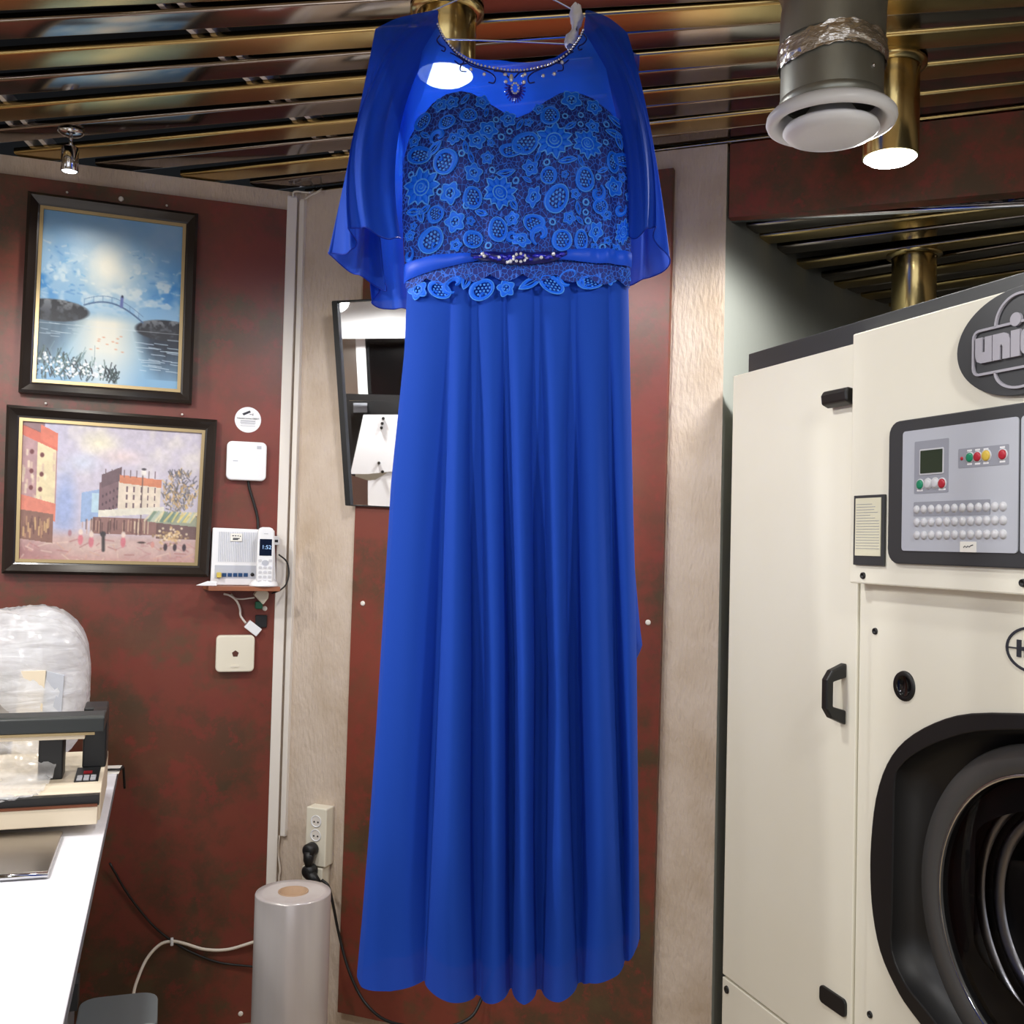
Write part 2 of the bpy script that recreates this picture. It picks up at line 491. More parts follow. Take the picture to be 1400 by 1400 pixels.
# curved alcove wall
c0 = WM.at(S_COL, -0.001, 0)
alc = [c0[:2]] + [tuple(on_z(px, py, FASCIA_Z)[:2]) for px, py in ((1050, 336), (1100, 371), (1165, 403), (1250, 432))]
d = np.array(alc[-1]) - np.array(alc[-2]); d /= np.linalg.norm(d)
alc += [tuple(np.array(alc[-1]) + d * 0.6 + np.array([0.05, -0.05])), tuple(np.array(alc[-1]) + d * 1.2 + np.array([0.3, -0.3])), (3.2, 4.15)]
alc = [tuple(p) for p in spline(alc, 6)]
ALC_TOP = FASCIA_Z + 0.16
def strip_wall(pts, th, z0, z1):
    mb = MB(); n = len(pts); out = []
    for i, p in enumerate(pts):
        t = np.array(pts[min(i + 1, n - 1)]) - np.array(pts[max(i - 1, 0)]); t /= np.linalg.norm(t)
        out.append((p[0] - t[1] * th, p[1] + t[0] * th))
    vs_ = [(p[0], p[1], z) for z in (z0, z1) for L in (pts, out) for p in L]
    fs = []
    for i in range(n - 1):
        fs += [(i, i + 1, 2 * n + i + 1, 2 * n + i), (n + i + 1, n + i, 3 * n + i, 3 * n + i + 1), (2 * n + i, 2 * n + i + 1, 3 * n + i + 1, 3 * n + i)]
    mb.add(vs_, fs, 0, True)
    return mb
wall_alcove = tag(strip_wall(alc, 0.1, 0, ALC_TOP).build('wall_alcove', alcove_paint), kind='structure')
# the other sides of the shop, behind and beside the photographer
wl_end = WL.at(-3.6, 0, 0)
b = MB(); b.box(-0.1, 0, -2.6, wl_end[1], 0, CEIL + 0.25)
tag(b.build('wall_side_left', room_paint, loc=(wl_end[0], 0, 0)), kind='structure')
b = MB(); b.box(0, 0.1, -2.6, 4.3, 0, CEIL + 0.25)
tag(b.build('wall_right', room_paint, loc=(3.2, 0, 0)), kind='structure')
b = MB(); x0, x1 = wl_end[0] - 0.1, 3.3
b.box(x0, -2.0, -0.1, 0, 0, CEIL + 0.25); b.box(1.0, x1, -0.1, 0, 0, CEIL + 0.25)
b.box(-2.0, 1.0, -0.1, 0, 0, 0.5); b.box(-2.0, 1.0, -0.1, 0, 2.35, CEIL + 0.25)
tag(b.build('wall_front', room_paint, loc=(0, -2.5, 0)), kind='structure')
b = MB()
for xx in (-2.0, -1.02, -0.03, 0.95):
    b.box(xx, xx + 0.05, -0.06, 0.0, 0.5, 2.35)
b.box(-2.0, 1.0, -0.06, 0.0, 0.5, 0.55); b.box(-2.0, 1.0, -0.06, 0.0, 2.3, 2.35)
tag(b.build('window_1', white_plastic, loc=(0, -2.5, 0)), kind='structure')

# ceiling: dark void, slats hung under it
b = MB(); b.box(-4.3, 3.5, -2.7, 4.9, CEIL + 0.24, CEIL + 0.3)
ceiling = tag(b.build('ceiling', black_void), kind='structure')
tag(ceiling, 'ceiling of gold and smoked mirror metal slats over a black void')
PITCH_S, SLW = 0.1035, 0.0365
_e = [(-SLW + 0.007 * (1 - math.sin(a)), 0.007 * (1 - math.cos(a))) for a in np.linspace(PI / 2, 0, 7)]
prof = [(-SLW + 0.012, 0.015), (-SLW, 0.015)] + _e + [(0.0, -0.0003)] + [(-p, z) for p, z in _e[::-1]] + [(SLW, 0.015), (SLW - 0.012, 0.015)]
def pcoord(P): return float(np.array(P[:2]) @ SL.v)
def slat_mesh(s0, s1, m):
    mb = MB(); n = len(prof)
    vs_ = [(s, p, z) for s in (s0, s1) for p, z in prof] + [(s, p * 0.97, z + 0.0012) for s in (s0, s1) for p, z in prof]
    mb.add(vs_, [(i, i + 1, n + i + 1, n + i) for i in range(n - 1)] + [(2 * n + i + 1, 2 * n + i, 3 * n + i, 3 * n + i + 1) for i in range(n - 1)]
           + [(0, 2 * n, 3 * n, n)], 0, True)
    return mb.mesh('ceiling_slat', m)
def cross_line(p, a, c):
    """s where slat line p meets the segment a-c"""
    a, c = np.array(a), np.array(c)
    pa, pc = a @ SL.v, c @ SL.v
    if (pa - p) * (pc - p) > 0 or pa == pc: return None
    q = a + (c - a) * ((p - pa) / (pc - pa))
    return float(q @ SL.u)
left_seg = (WL.at(-3.6, -0.0, 0)[:2], WL.at(0, 0, 0)[:2])
mid_seg = (WM.at(0, 0, 0)[:2], WM.at(S_COL + 3.0, 0, 0)[:2])
S15 = Fr(0, 0, -15.0)
def hit_seg(P0, u_, a, c):
    """distance along the slat line P0 + s*u_ at which it meets the segment a-c"""
    a, c = np.array(a), np.array(c); e = c - a
    M = np.array([[u_[0], -e[0]], [u_[1], -e[1]]])
    if abs(np.linalg.det(M)) < 1e-9: return None
    s_, t_ = np.linalg.solve(M, a - P0)
    return float(s_) if -1e-6 <= t_ <= 1 + 1e-6 else None
def slat_line(g):
    """the slats fan out slightly: g counts gold slats from the camera towards the wall"""
    gc = max(g, -4.0)
    pa, pb = 1.985 + 0.2315 * gc, 2.061 + 0.124 * gc
    if g < -4.0: pa += 0.185 * (g + 4.0); pb += 0.185 * (g + 4.0)
    A = S15.u * -1.5 + S15.v * (pa + SLW); B_ = S15.u * 0.6 + S15.v * (pb + SLW)
    d_ = (B_ - A) / np.linalg.norm(B_ - A)
    return A, d_
side_l = ((wl_end[0], wl_end[1]), (wl_end[0], -2.5)); side_r = ((3.2, 4.3), (3.2, -2.5)); side_f = ((wl_end[0], -2.5), (3.2, -2.5))
for k in range(-50, 11):
    A, d_ = slat_line(k / 2.0)
    hl = [h for h in (hit_seg(A, d_, *left_seg), hit_seg(A, d_, *side_l)) if h is not None]
    hr = [h for h in (hit_seg(A, d_, *side_r), hit_seg(A, d_, *mid_seg)) if h is not None]
    hf = hit_seg(A, d_, *side_f)
    if not hl and k > 4:                     # last slats run on over the top of the wall behind the dress
        hl = [float((np.array(WM.at(0.0, 0, 0)[:2]) - A) @ d_)]; hr = [float((np.array(WM.at(S_COL + 2.6, 0, 0)[:2]) - A) @ d_)]
    if not hl:
        if hf is None: continue
        hl = [hf]
    if not hr:
        if hf is None: continue
        hr = [hf]
    sl, sr = max(hl), min(hr)
    if sr - sl < 0.08: continue
    hm = hit_seg(A, d_, *mid_seg)
    if hm is not None and abs(sr - hm) < 1e-6: sr = hm + 0.35
    over = random.uniform(0.04, 0.10) if hit_seg(A, d_, *left_seg) is not None else 0.0
    isg = (k % 2 == 0)
    o = bpy.data.objects.new('ceiling_slat', slat_mesh(sl - over, sr - 0.004, gold if isg else dark_chrome))
    COL.objects.link(o); o.parent = ceiling
    o.location = (A[0], A[1], CEIL + (0.0 if isg else 0.0045)); o.rotation_euler = (0, 0, math.atan2(d_[1], d_[0]))
# carrier rails seen through the gaps
for (pa, pb) in (((236, 6), (452, 196)), ((-40, 100), (60, 205))):
    A, Bp = on_z(*pa, CEIL + 0.02), on_z(*pb, CEIL + 0.02)
    dd = Bp - A; L_ = np.linalg.norm(dd); ang = math.atan2(dd[1], dd[0])
    b = MB()
    for q in (-0.02, 0.02):
        b.box(-1.6, L_ + 0.05, q - 0.006, q + 0.006, 0.0, 0.03)
    r_ = b.build('carrier_rail', duct_white, ceiling, loc=(A[0], A[1], CEIL + 0.016), rotz=ang)

# alcove ceiling
b = MB()
poly = [p for p in alc] + [(3.2, 1.2)]
A0 = WM.at(S_COL + 0.0, 0, 0)
poly = [WM.at(S_COL + 0.06, -0.06, 0)[:2]] + alc[2:] + [WM.at(S_COL + 2.9, -0.06, 0)[:2]]
b.prism(poly, FASCIA_Z + 0.14, FASCIA_Z + 0.17, plane='xy')
ceil_alc = tag(b.build('ceiling_alcove', black_void), kind='structure')
FZ = FASCIA_Z
def alc_line(pa, pb):
    A, B_ = on_z(*pa, FZ)[:2], on_z(*pb, FZ)[:2]
    d_ = (B_ - A) / np.linalg.norm(B_ - A)
    return A, d_
edges = [alc_line((1067, 324.5), (1370, 289)), alc_line((1172, 331), (1400, 302.5)), alc_line((1190, 350.5), (1400, 322)), alc_line((1298, 355), (1400, 338.5))]
for k in range(4, 12):
    A, d_ = edges[-1]
    nrm_ = np.array([-d_[1], d_[0]])
    edges.append((A + nrm_ * 0.092, d_))
A, d_ = edges[0]; edges.insert(0, (A - np.array([-d_[1], d_[0]]) * 0.088, d_))
for k, (A, d_) in enumerate(edges):
    nrm_ = np.array([-d_[1], d_[0]]); C_ = A + nrm_ * SLW
    hs_ = [h for h in (hit_seg(C_, d_, alc[i], alc[i + 1]) for i in range(len(alc) - 1)) if h is not None]
    if not hs_: continue
    s0 = min(hs_)
    s1 = s0 + 2.4
    for sg in (side_r, (WM.at(S_COL - 0.2, -0.06, 0)[:2], WM.at(S_COL + 3.0, -0.06, 0)[:2])):
        h = hit_seg(C_, d_, *sg)
        if h is not None and h > s0 + 0.02: s1 = min(s1, h)
    far = [h for h in hs_ if h > s0 + 0.05]
    if far: s1 = min(s1, min(far))
    o = bpy.data.objects.new('ceiling_slat', slat_mesh(s0 - 0.012, s1 - 0.004, gold if k % 2 == 1 else dark_chrome))
    COL.objects.link(o); o.parent = ceil_alc
    o.location = (C_[0], C_[1], FZ + 0.006 + (0.0 if k % 2 else 0.004)); o.rotation_euler = (0, 0, math.atan2(d_[1], d_[0]))
# chrome edge strip behind the fascia
A, d_ = alc_line((1000, 303), (1400, 281.5)); an = math.atan2(d_[1], d_[0])
b = MB()
b.tube([(0.0, 0.0, 0.004), (2.0, 0.0, 0.004)], 0.0075, 10)
b.box(0.0, 2.0, 0.002, 0.012, 0.002, 0.04)
tag(b.build('trim_2', chrome, loc=(A[0], A[1], FZ), rotz=an), kind='structure')
# crumpled insulation between fascia and strip
b = MB(); pts = []
for j_ in range(7):
    for i_ in range(110):
        a = PI * j_ / 6
        pts.append((0.38 + i_ * 0.012, -0.024 - 0.022 * math.sin(a) * (0.4 + i_ / 110) + random.uniform(-0.006, 0.006), 0.026 + 0.02 * math.cos(a) + random.uniform(-0.006, 0.006)))
b.grid(pts, 110, 7, smooth=False)
ins = b.build('insulation_strip', black_gloss, loc=(A[0], A[1], FZ), rotz=an)
tag(ins, 'crumpled shiny black insulation strip stuffed above the chrome ceiling edge', 'insulation')

# ------------------------------------------------------------------ rust coloured wall panels
def panel(frame, tl, tr, bl, br, th, m, label, screws, gap=0.0):
    t = [frame.hit(*q, off=th) for q in (tl, tr, br, bl)]
    s0 = min(x for x, z in t)
    zb = max(0.012, min(t[2][1], t[3][1]))
    poly = [(t[0][0] - s0, t[0][1] - zb), (t[1][0] - s0, t[1][1] - zb), (t[2][0] - s0, 0), (t[3][0] - s0, 0)]
    T = thing('wall_panel', label, 'panel', frame.at(s0, 0, zb), frame.th)
    MB().prism(poly, -th, 0.0).build('board', m, T, bevel=0.0015)
    sc = MB().lathe([(0.0001, 0.003), (0.004, 0.0032), (0.0065, 0.002), (0.007, 0.0)], 12, axis='y').build('screw', duct_white, T)
    first = True
    for q in screws:
        s, z = frame.hit(*q, off=th)
        o = sc if first else link_copy(sc, T)
        o.location = (s - s0, -th, z - zb); first = False
        k = q[2] if len(q) > 2 else 1
    return T
class _S(tuple): pass
sL = WL.hit(-300, 230)[0]
panel(WL, (-330, 194), (395, 287), (-330, 1440), (361, 1396), 0.014, panel_a,
      'large rust red mottled board on the left wall behind the two paintings',
      [(165.5, 272), (362, 832), (329, 1386)])
panel(WM, (500, 278), (921, 229), (461, 1384), (889, 1404), 0.02, panel_b,
      'tall rust brown mottled board on the wall behind the blue dress', [(496, 825), (886, 851)])
# broken render edge beside it: two small iron ties
# ------------------------------------------------------------------ cable ducts in the corner
def duct(frame, p_top, p_bot, w, th, label, side=1):
    s0, z0 = frame.hit(*p_bot, off=th); s1, z1 = frame.hit(*p_top, off=th)
    sm = (s0 + s1) / 2
    T = thing('cable_duct', label, 'cable duct', frame.at(sm, 0, z0), frame.th)
    MB().box(-w / 2, w / 2, -th * 0.7, 0, 0, z1 - z0).build('base', duct_white, T)
    MB().box(-w / 2 - 0.001, w / 2 + 0.001, -th, -th * 0.66, 0, z1 - z0 - 0.004).build('cover', duct_white, T, bevel=0.002)
    return T
duct(WL, (404.5, 268), (366, 1215), 0.026, 0.016, 'wide white plastic cable duct running down the wall corner')
duct(WM, (416.5, 271), (382, 1143), 0.014, 0.014, 'narrow white plastic cable duct right of the wide one in the corner')
# loose wires where the ducts meet the ceiling
def cable(label, pts, r, m, n=6, nm='cable'):
    o = MB().tube(spline(pts, n), r, 8).build(nm, m)
    return tag(o, label, 'cable')
cable('white wire leaving the top of the narrow duct towards the ceiling gap',
      [WM.at(*((lambda h: (h[0], 0.012, h[1]))(WM.hit(417, 272, 0.012)))), WM.at(*((lambda h: (h[0], 0.03, h[1]))(WM.hit(427, 266, 0.03)))), WM.at(*((lambda h: (h[0], 0.03, h[1]))(WM.hit(438, 260, 0.03)))), tuple(on_z(441, 256, CEIL + 0.05))], 0.0028, duct_white)
cable('white wire bent over the top of the wide duct',
      [WL.at(*((lambda h: (h[0], 0.01, h[1]))(WL.hit(401, 270, 0.01)))), WL.at(*((lambda h: (h[0], 0.015, h[1]))(WL.hit(403, 262, 0.015)))), WM.at(*((lambda h: (h[0], 0.02, h[1]))(WM.hit(424, 263, 0.02)))), tuple(on_z(432, 256, CEIL + 0.04))], 0.0026, duct_white)
cable('thin white cable hanging from the end of the narrow duct to the floor',
      [WM.at(*((lambda h: (h[0], 0.008, h[1]))(WM.hit(x, y, 0.008)))) for x, y in ((382, 1142), (380, 1165), (383, 1190), (381, 1210), (379, 1330), (378, 1380))], 0.003, cable_white)

# ------------------------------------------------------------------ ceiling lamps
def downlight(x, y, ztop, h, label, power, lit=True, group='brass cylinder downlights', r=0.055):
    T = thing('ceiling_downlight', label, 'lamp', (x, y, ztop), 0, group)
    MB().lathe([(r * 1.0, 0.0), (r * 1.0, -h), (r * 0.93, -h - 0.002), (r * 0.9, -h + 0.012), (r * 0.9, -0.004), (0.001, -0.004)], 40).build('housing', brass, T)
    MB().lathe([(r * 1.25, 0.001), (r * 1.25, -0.006), (r * 1.02, -0.010)], 40).build('collar', brass, T)
    MB().lathe([(0.0001, -h - 0.014), (r * 0.4, -h - 0.013), (r * 0.75, -h - 0.009), (r * 0.95, -h - 0.001)], 32).build('lens', lamp_glow if lit else white_plastic, T)
    if lit:
        d_ = bpy.data.lights.new('downlight_bulb', 'SPOT')
        d_.energy, d_.spot_size, d_.spot_blend, d_.shadow_soft_size = power, math.radians(176), 0.3, 0.05
        d_.color = (1.0, 0.98, 0.95)
        lo = bpy.data.objects.new('downlight_bulb', d_)
        COL.objects.link(lo); lo.parent = T; lo.location = (0, 0, -h - 0.03)
    return T
P = at_depth(1217, 215, 2.05)
downlight(P[0], P[1], CEIL, CEIL - P[2], 'lit brass cylinder downlight right of the white air vent', DOWN_POWER)
P = at_depth(609, 102, 1.88)
downlight(P[0], P[1], CEIL, CEIL - P[2], 'lit brass cylinder downlight behind the neckline of the blue dress', DOWN_POWER * 0.8)
P = on_z(1250, 352, FASCIA_Z)
downlight(P[0], P[1], FASCIA_Z + 0.008, 0.22, 'unlit brass cylinder downlight in the alcove above the machine', 0, False, r=0.058)
for x, y, pw, lb in ((-1.05, 1.5, 1.25, 'over the work counter'), (-0.8, 0.55, 1.3, 'left of where the photographer stands'), (0.72, 0.72, 0.8, 'right of where the photographer stands'),
                     (-1.0, -1.0, 1.0, 'in the left half of the shop behind the photographer'), (1.0, -1.1, 1.0, 'in the right half of the shop behind the photographer'), (-1.75, 1.75, 1.0, 'added to light the pressing machine')):  # the downlight by the pressing machine is added to brighten its reflection
    downlight(x, y, CEIL, 0.19, 'lit brass cylinder downlight ' + lb, DOWN_POWER * pw, group='downlights outside the picture')

# little chrome spot by the left wall
P = on_z(97, 180, CEIL)
T = thing('ceiling_spotlight', 'small chrome spotlight on a short stem above the upper painting', 'lamp', (P[0], P[1], CEIL))
MB().lathe([(0.0001, 0.002), (0.031, 0.001), (0.031, -0.004), (0.022, -0.009), (0.008, -0.012), (0.0001, -0.012)], 28).build('rose', chrome, T)
MB().tube([(0, 0, -0.01), (0.002, 0, -0.045)], 0.0045, 10).build('stem', chrome, T)
MB().lathe([(0.0001, -0.036), (0.015, -0.037), (0.0205, -0.042), (0.0205, -0.098), (0.0185, -0.100), (0.0175, -0.094)], 28).build('housing', chrome, T)
MB().lathe([(0.0001, -0.1005), (0.016, -0.0995), (0.0185, -0.097)], 24).build('lens', small_glow, T)
d_ = bpy.data.lights.new('spot_bulb', 'SPOT'); d_.energy = 6; d_.spot_size = math.radians(150); d_.spot_blend = 0.8; d_.shadow_soft_size = 0.02
d_.color = (1, 0.94, 0.84)
lo = bpy.data.objects.new('spot_bulb', d_); COL.objects.link(lo); lo.parent = T; lo.location = (0, 0, -0.106)

# ------------------------------------------------------------------ air vent
YV = 1.56
P = at_depth(1136, 163, YV)
T = thing('air_vent', 'galvanised exhaust duct with foil tape and white round air valve', 'vent', tuple(P))
rp = 0.0765
path = [(0.0, 0, 0.005), (0, 0, 0.13), (0.002, 0.004, 0.16), (0.012, 0.03, 0.20), (0.022, 0.085, 0.25), (0.03, 0.16, 0.32)]
MB().tube([path[0], path[1]], rp, 40, caps=False).build('collar_pipe', galv, T)
MB().tube([(0, 0, 0.115)] + spline(path[1:], 5), [rp * 1.03] * 1 + [rp * 1.03] * (len(spline(path[1:], 5))), 40, caps=False).build('elbow_pipe', galv, T)
b = MB(); pts = []
for j in range(7):
    for i in range(72):
        a = 2 * PI * i / 72
        rr = rp * 1.05 + random.uniform(-0.0006, 0.001) + (0.002 if 1 < j < 5 else 0)
        pts.append((rr * math.cos(a), rr * math.sin(a), 0.078 + 0.036 * j / 6 + 0.004 * math.sin(3 * a) + random.uniform(-.002, .002)))
b.grid(pts, 72, 7, close_u=True, smooth=False).build('foil_tape', foil_m, T)
MB().lathe([(0.074, 0.012), (0.0775, 0.02), (0.078, 0.028), (0.074, 0.030)], 40).build('joint_ring', galv, T)
MB().lathe([(0.076, 0.012), (0.090, 0.010), (0.0965, 0.003), (0.0975, -0.004), (0.095, -0.010), (0.088, -0.012), (0.080, -0.007), (0.072, 0.010), (0.069, 0.022)], 56).build('flange', ivory_plastic if 0 else white_plastic, T)
MB().lathe([(0.0001, -0.031), (0.05, -0.030), (0.066, -0.026), (0.072, -0.019), (0.070, -0.013), (0.05, -0.008), (0.03, 0.02)], 56).build('valve_disc', white_plastic, T)
MB().ball((rp * 0.55, -rp * 0.84, 0.055), 0.0035).build('rivet', chrome, T)

# ------------------------------------------------------------------ oil paintings
def vnoise(h, w, gy, gx, seed):
    r = np.random.default_rng(seed).random((gy + 1, gx + 1))
    y, x = np.linspace(0, gy - 1e-6, h), np.linspace(0, gx - 1e-6, w)
    yi, xi = y.astype(int), x.astype(int); fy, fx = (y - yi)[:, None], (x - xi)[None]
    fy, fx = fy * fy * (3 - 2 * fy), fx * fx * (3 - 2 * fx)
    a, b_ = r[yi][:, xi], r[yi][:, xi + 1]; c, d_ = r[yi + 1][:, xi], r[yi + 1][:, xi + 1]
    return (a * (1 - fx) + b_ * fx) * (1 - fy) + (c * (1 - fx) + d_ * fx) * fy
def fnoise(h, w, g, seed, asp=1.0):
    return (0.5 * vnoise(h, w, g, int(g * asp), seed) + 0.3 * vnoise(h, w, g * 2, int(g * 2 * asp), seed + 1) + 0.2 * vnoise(h, w, g * 4, int(g * 4 * asp), seed + 2))
class Cv:
    def __init__(self, w, h):
        self.w, self.h = w, h
        self.y, self.x = np.mgrid[0:h, 0:w] / np.array([h - 1, w - 1])[:, None, None]
        self.a = np.ones((h, w, 3))
    def blend(self, m, c):
        m = np.clip(m, 0, 1)[..., None]
        self.a = self.a * (1 - m) + np.array(c) / 255.0 * m
    def blob(self, cx, cy, rx, ry, c, soft=0.5, k=1.0):
        d_ = np.hypot((self.x - cx) / rx, (self.y - cy) / ry)
        self.blend(k * np.clip((1 - d_) / soft, 0, 1), c)
    def rect(self, x0, x1, y0, y1, c, k=1.0, sk=0.0):
        yy = self.y + sk * (self.x - x0)
        self.blend(k * ((self.x >= x0) & (self.x <= x1) & (yy >= y0) & (yy <= y1)), c)
    def line(self, pts, wd, c, k=1.0):
        P_ = [np.array(p) for p in pts]
        asp = self.h / self.w
        for a_, b_ in zip(P_[:-1], P_[1:]):
            ab = (b_ - a_) * np.array([1, asp]); t = np.clip(((self.x - a_[0]) * ab[0] + (self.y - a_[1]) * asp * ab[1]) / (ab @ ab + 1e-9), 0, 1)
            d_ = np.hypot(self.x - a_[0] - t * ab[0], (self.y - a_[1]) * asp - t * ab[1])
            self.blend(k * np.clip(1.5 - d_ / wd, 0, 1), c)
def lake():
    c = Cv(200, 244); R = random.Random(3)
    c.blend(np.ones_like(c.x), (150, 190, 226))
    c.blend(fnoise(c.h, c.w, 4, 5, .8) * 1.5 - 0.5, (112, 172, 224))
    n1 = fnoise(c.h, c.w, 9, 11, 0.7)
    side = np.clip(np.abs(c.x - 0.48) * 2.6 - 0.25, 0, 1) * np.exp(-((c.y - 0.42) / 0.2) ** 2)
    c.blend(np.clip((n1 - 0.42) * 6, 0, 1) * side, (66, 142, 212))
    c.blend(np.clip((fnoise(c.h, c.w, 16, 21, .6) - 0.55) * 7, 0, 1) * np.exp(-((c.y - 0.42) / 0.16) ** 2), (206, 226, 240))
    gl = np.exp(-((c.x - 0.47) / 0.22) ** 2 - ((c.y - 0.34) / 0.18) ** 2) * (0.3 + 1.1 * fnoise(c.h, c.w, 8, 77, .8))
    c.blend(gl, (246, 242, 230))
    c.blob(0.46, 0.30, 0.14, 0.16, (252, 248, 236), 0.8)
    for _ in range(90):
        x, y = R.choice((R.uniform(0, .32), R.uniform(.62, 1))), R.uniform(.18, .52)
        c.line([(x, y), (x + R.uniform(-.04, .05), y + R.uniform(-.015, .02))], 0.006, R.choice(((196, 218, 238), (84, 142, 206), (104, 172, 224), (226, 232, 232))), 0.4)
    # water
    wm = np.clip((c.y - 0.56) * 14, 0, 1)
    c.blend(wm, (150, 188, 214)); c.blend(wm * np.clip(1.25 - np.abs(c.x - 0.47) * 4.2, 0, 1), (246, 240, 226))
    c.blend(np.clip((c.y - 0.80) * 4, 0, 1) * 0.85, (128, 176, 218))
    c.blend(np.clip((c.y - 0.7) * 4, 0, 1) * np.clip(1 - np.abs(c.x - 0.45) * 4, 0, 1) * .7, (214, 226, 232))
    dk = fnoise(c.h, c.w, 5, 31, 3)
    c.blend(np.clip((c.x - 0.66 - 0.35 * (c.y - 0.69) ) * 8, 0, 1) * ((c.y > 0.67) & (c.y < 0.95)) * np.clip(1.3 - (c.y - 0.67) * 4, 0, 1) * (0.75 + 0.5 * dk), (34, 44, 60))
    c.blend(np.clip((0.34 - c.x - 0.7 * (c.y - 0.64)) * 6, 0, 1) * ((c.y > 0.62) & (c.y < 0.9)) * (0.5 + 0.4 * dk), (56, 74, 92))
    # banks
    def bank(cx, cy, rx, ry, seed):
        e = np.clip((1 - np.hypot((c.x - cx) / rx, (c.y - cy) / ry)) * 9, 0, 1)
        c.blend(e, (42, 44, 52))
        nn = fnoise(c.h, c.w, 24, seed, .8)
        c.blend(e * np.clip((nn - 0.45) * 5, 0, 1) * np.clip(1.0 - (c.y - cy + ry) / (1.3 * ry), 0, 1), (176, 178, 180))
        c.blend(e * np.clip((nn - 0.5) * 5, 0, 1) * 0.5, (92, 96, 108))
    bank(0.10, 0.585, 0.26, 0.068, 41); bank(0.90, 0.645, 0.235, 0.066, 51)
    c.rect(0.0, 1, 0.6625, 0.664, (236, 240, 244), 0.4)
    arc = [(0.31 + 0.42 * t, 0.555 - 0.055 * math.sin(PI * (0.10 + t * 0.9) ) + 0.055 * t * t) for t in np.linspace(0, 1, 14)]
    c.line(arc, 0.0055, (84, 112, 150)); c.line([(x, y - 0.035) for x, y in arc], 0.003, (110, 140, 180), 0.7)
    for x, y in arc[::2]: c.line([(x, y), (x, y - 0.035)], 0.003, (110, 140, 180), 0.6)
    c.line([(0.575, 0.475), (0.572, 0.525)], 0.011, (104, 116, 178)); c.blob(0.576, 0.466, 0.011, 0.011, (48, 50, 76))
    for _ in range(24):
        x = R.uniform(0.68, 0.97); y = R.uniform(0.69, 0.90); c.line([(x, y), (x + R.uniform(.03, .16), y + R.uniform(0, .008))], 0.0028, (206, 222, 236), 0.75)
    for _ in range(14):
        x = R.uniform(0.0, 0.3); y = R.uniform(0.65, 0.74); c.line([(x, y), (x + R.uniform(.03, .1), y + 0.003)], 0.0025, (196, 212, 224), 0.6)
    for _ in range(12): c.blob(R.uniform(.36, .62), R.uniform(.70, .80), .016, .006, (230, 150, 112), .7, .7)
    for _ in range(150):
        x = R.uniform(-.02, .56) ; y = 0.99 - R.random() * 0.17 * (1 - x * 1.1)
        c.line([(x, y), (x + R.uniform(-.04, .05), y - R.uniform(.02, .07))], 0.004, R.choice(((30, 46, 52), (52, 74, 72), (92, 116, 110), (24, 34, 44))), 0.8)
    for _ in range(75):
        x = R.uniform(.02, .46); y = 0.965 - R.random() * 0.13 * (1.1 - x); c.blob(x, y, R.uniform(.009, .017), R.uniform(.007, .012), R.choice(((246, 246, 244), (226, 226, 232), (250, 250, 250))), .5)
    for _ in range(16):
        x = R.uniform(.0, .5); c.line([(x, .9), (x + R.uniform(-.02, .08), R.uniform(.76, .84))], 0.003, (120, 150, 160), 0.6)
    return c.a * np.array([0.86, 0.88, 0.89])
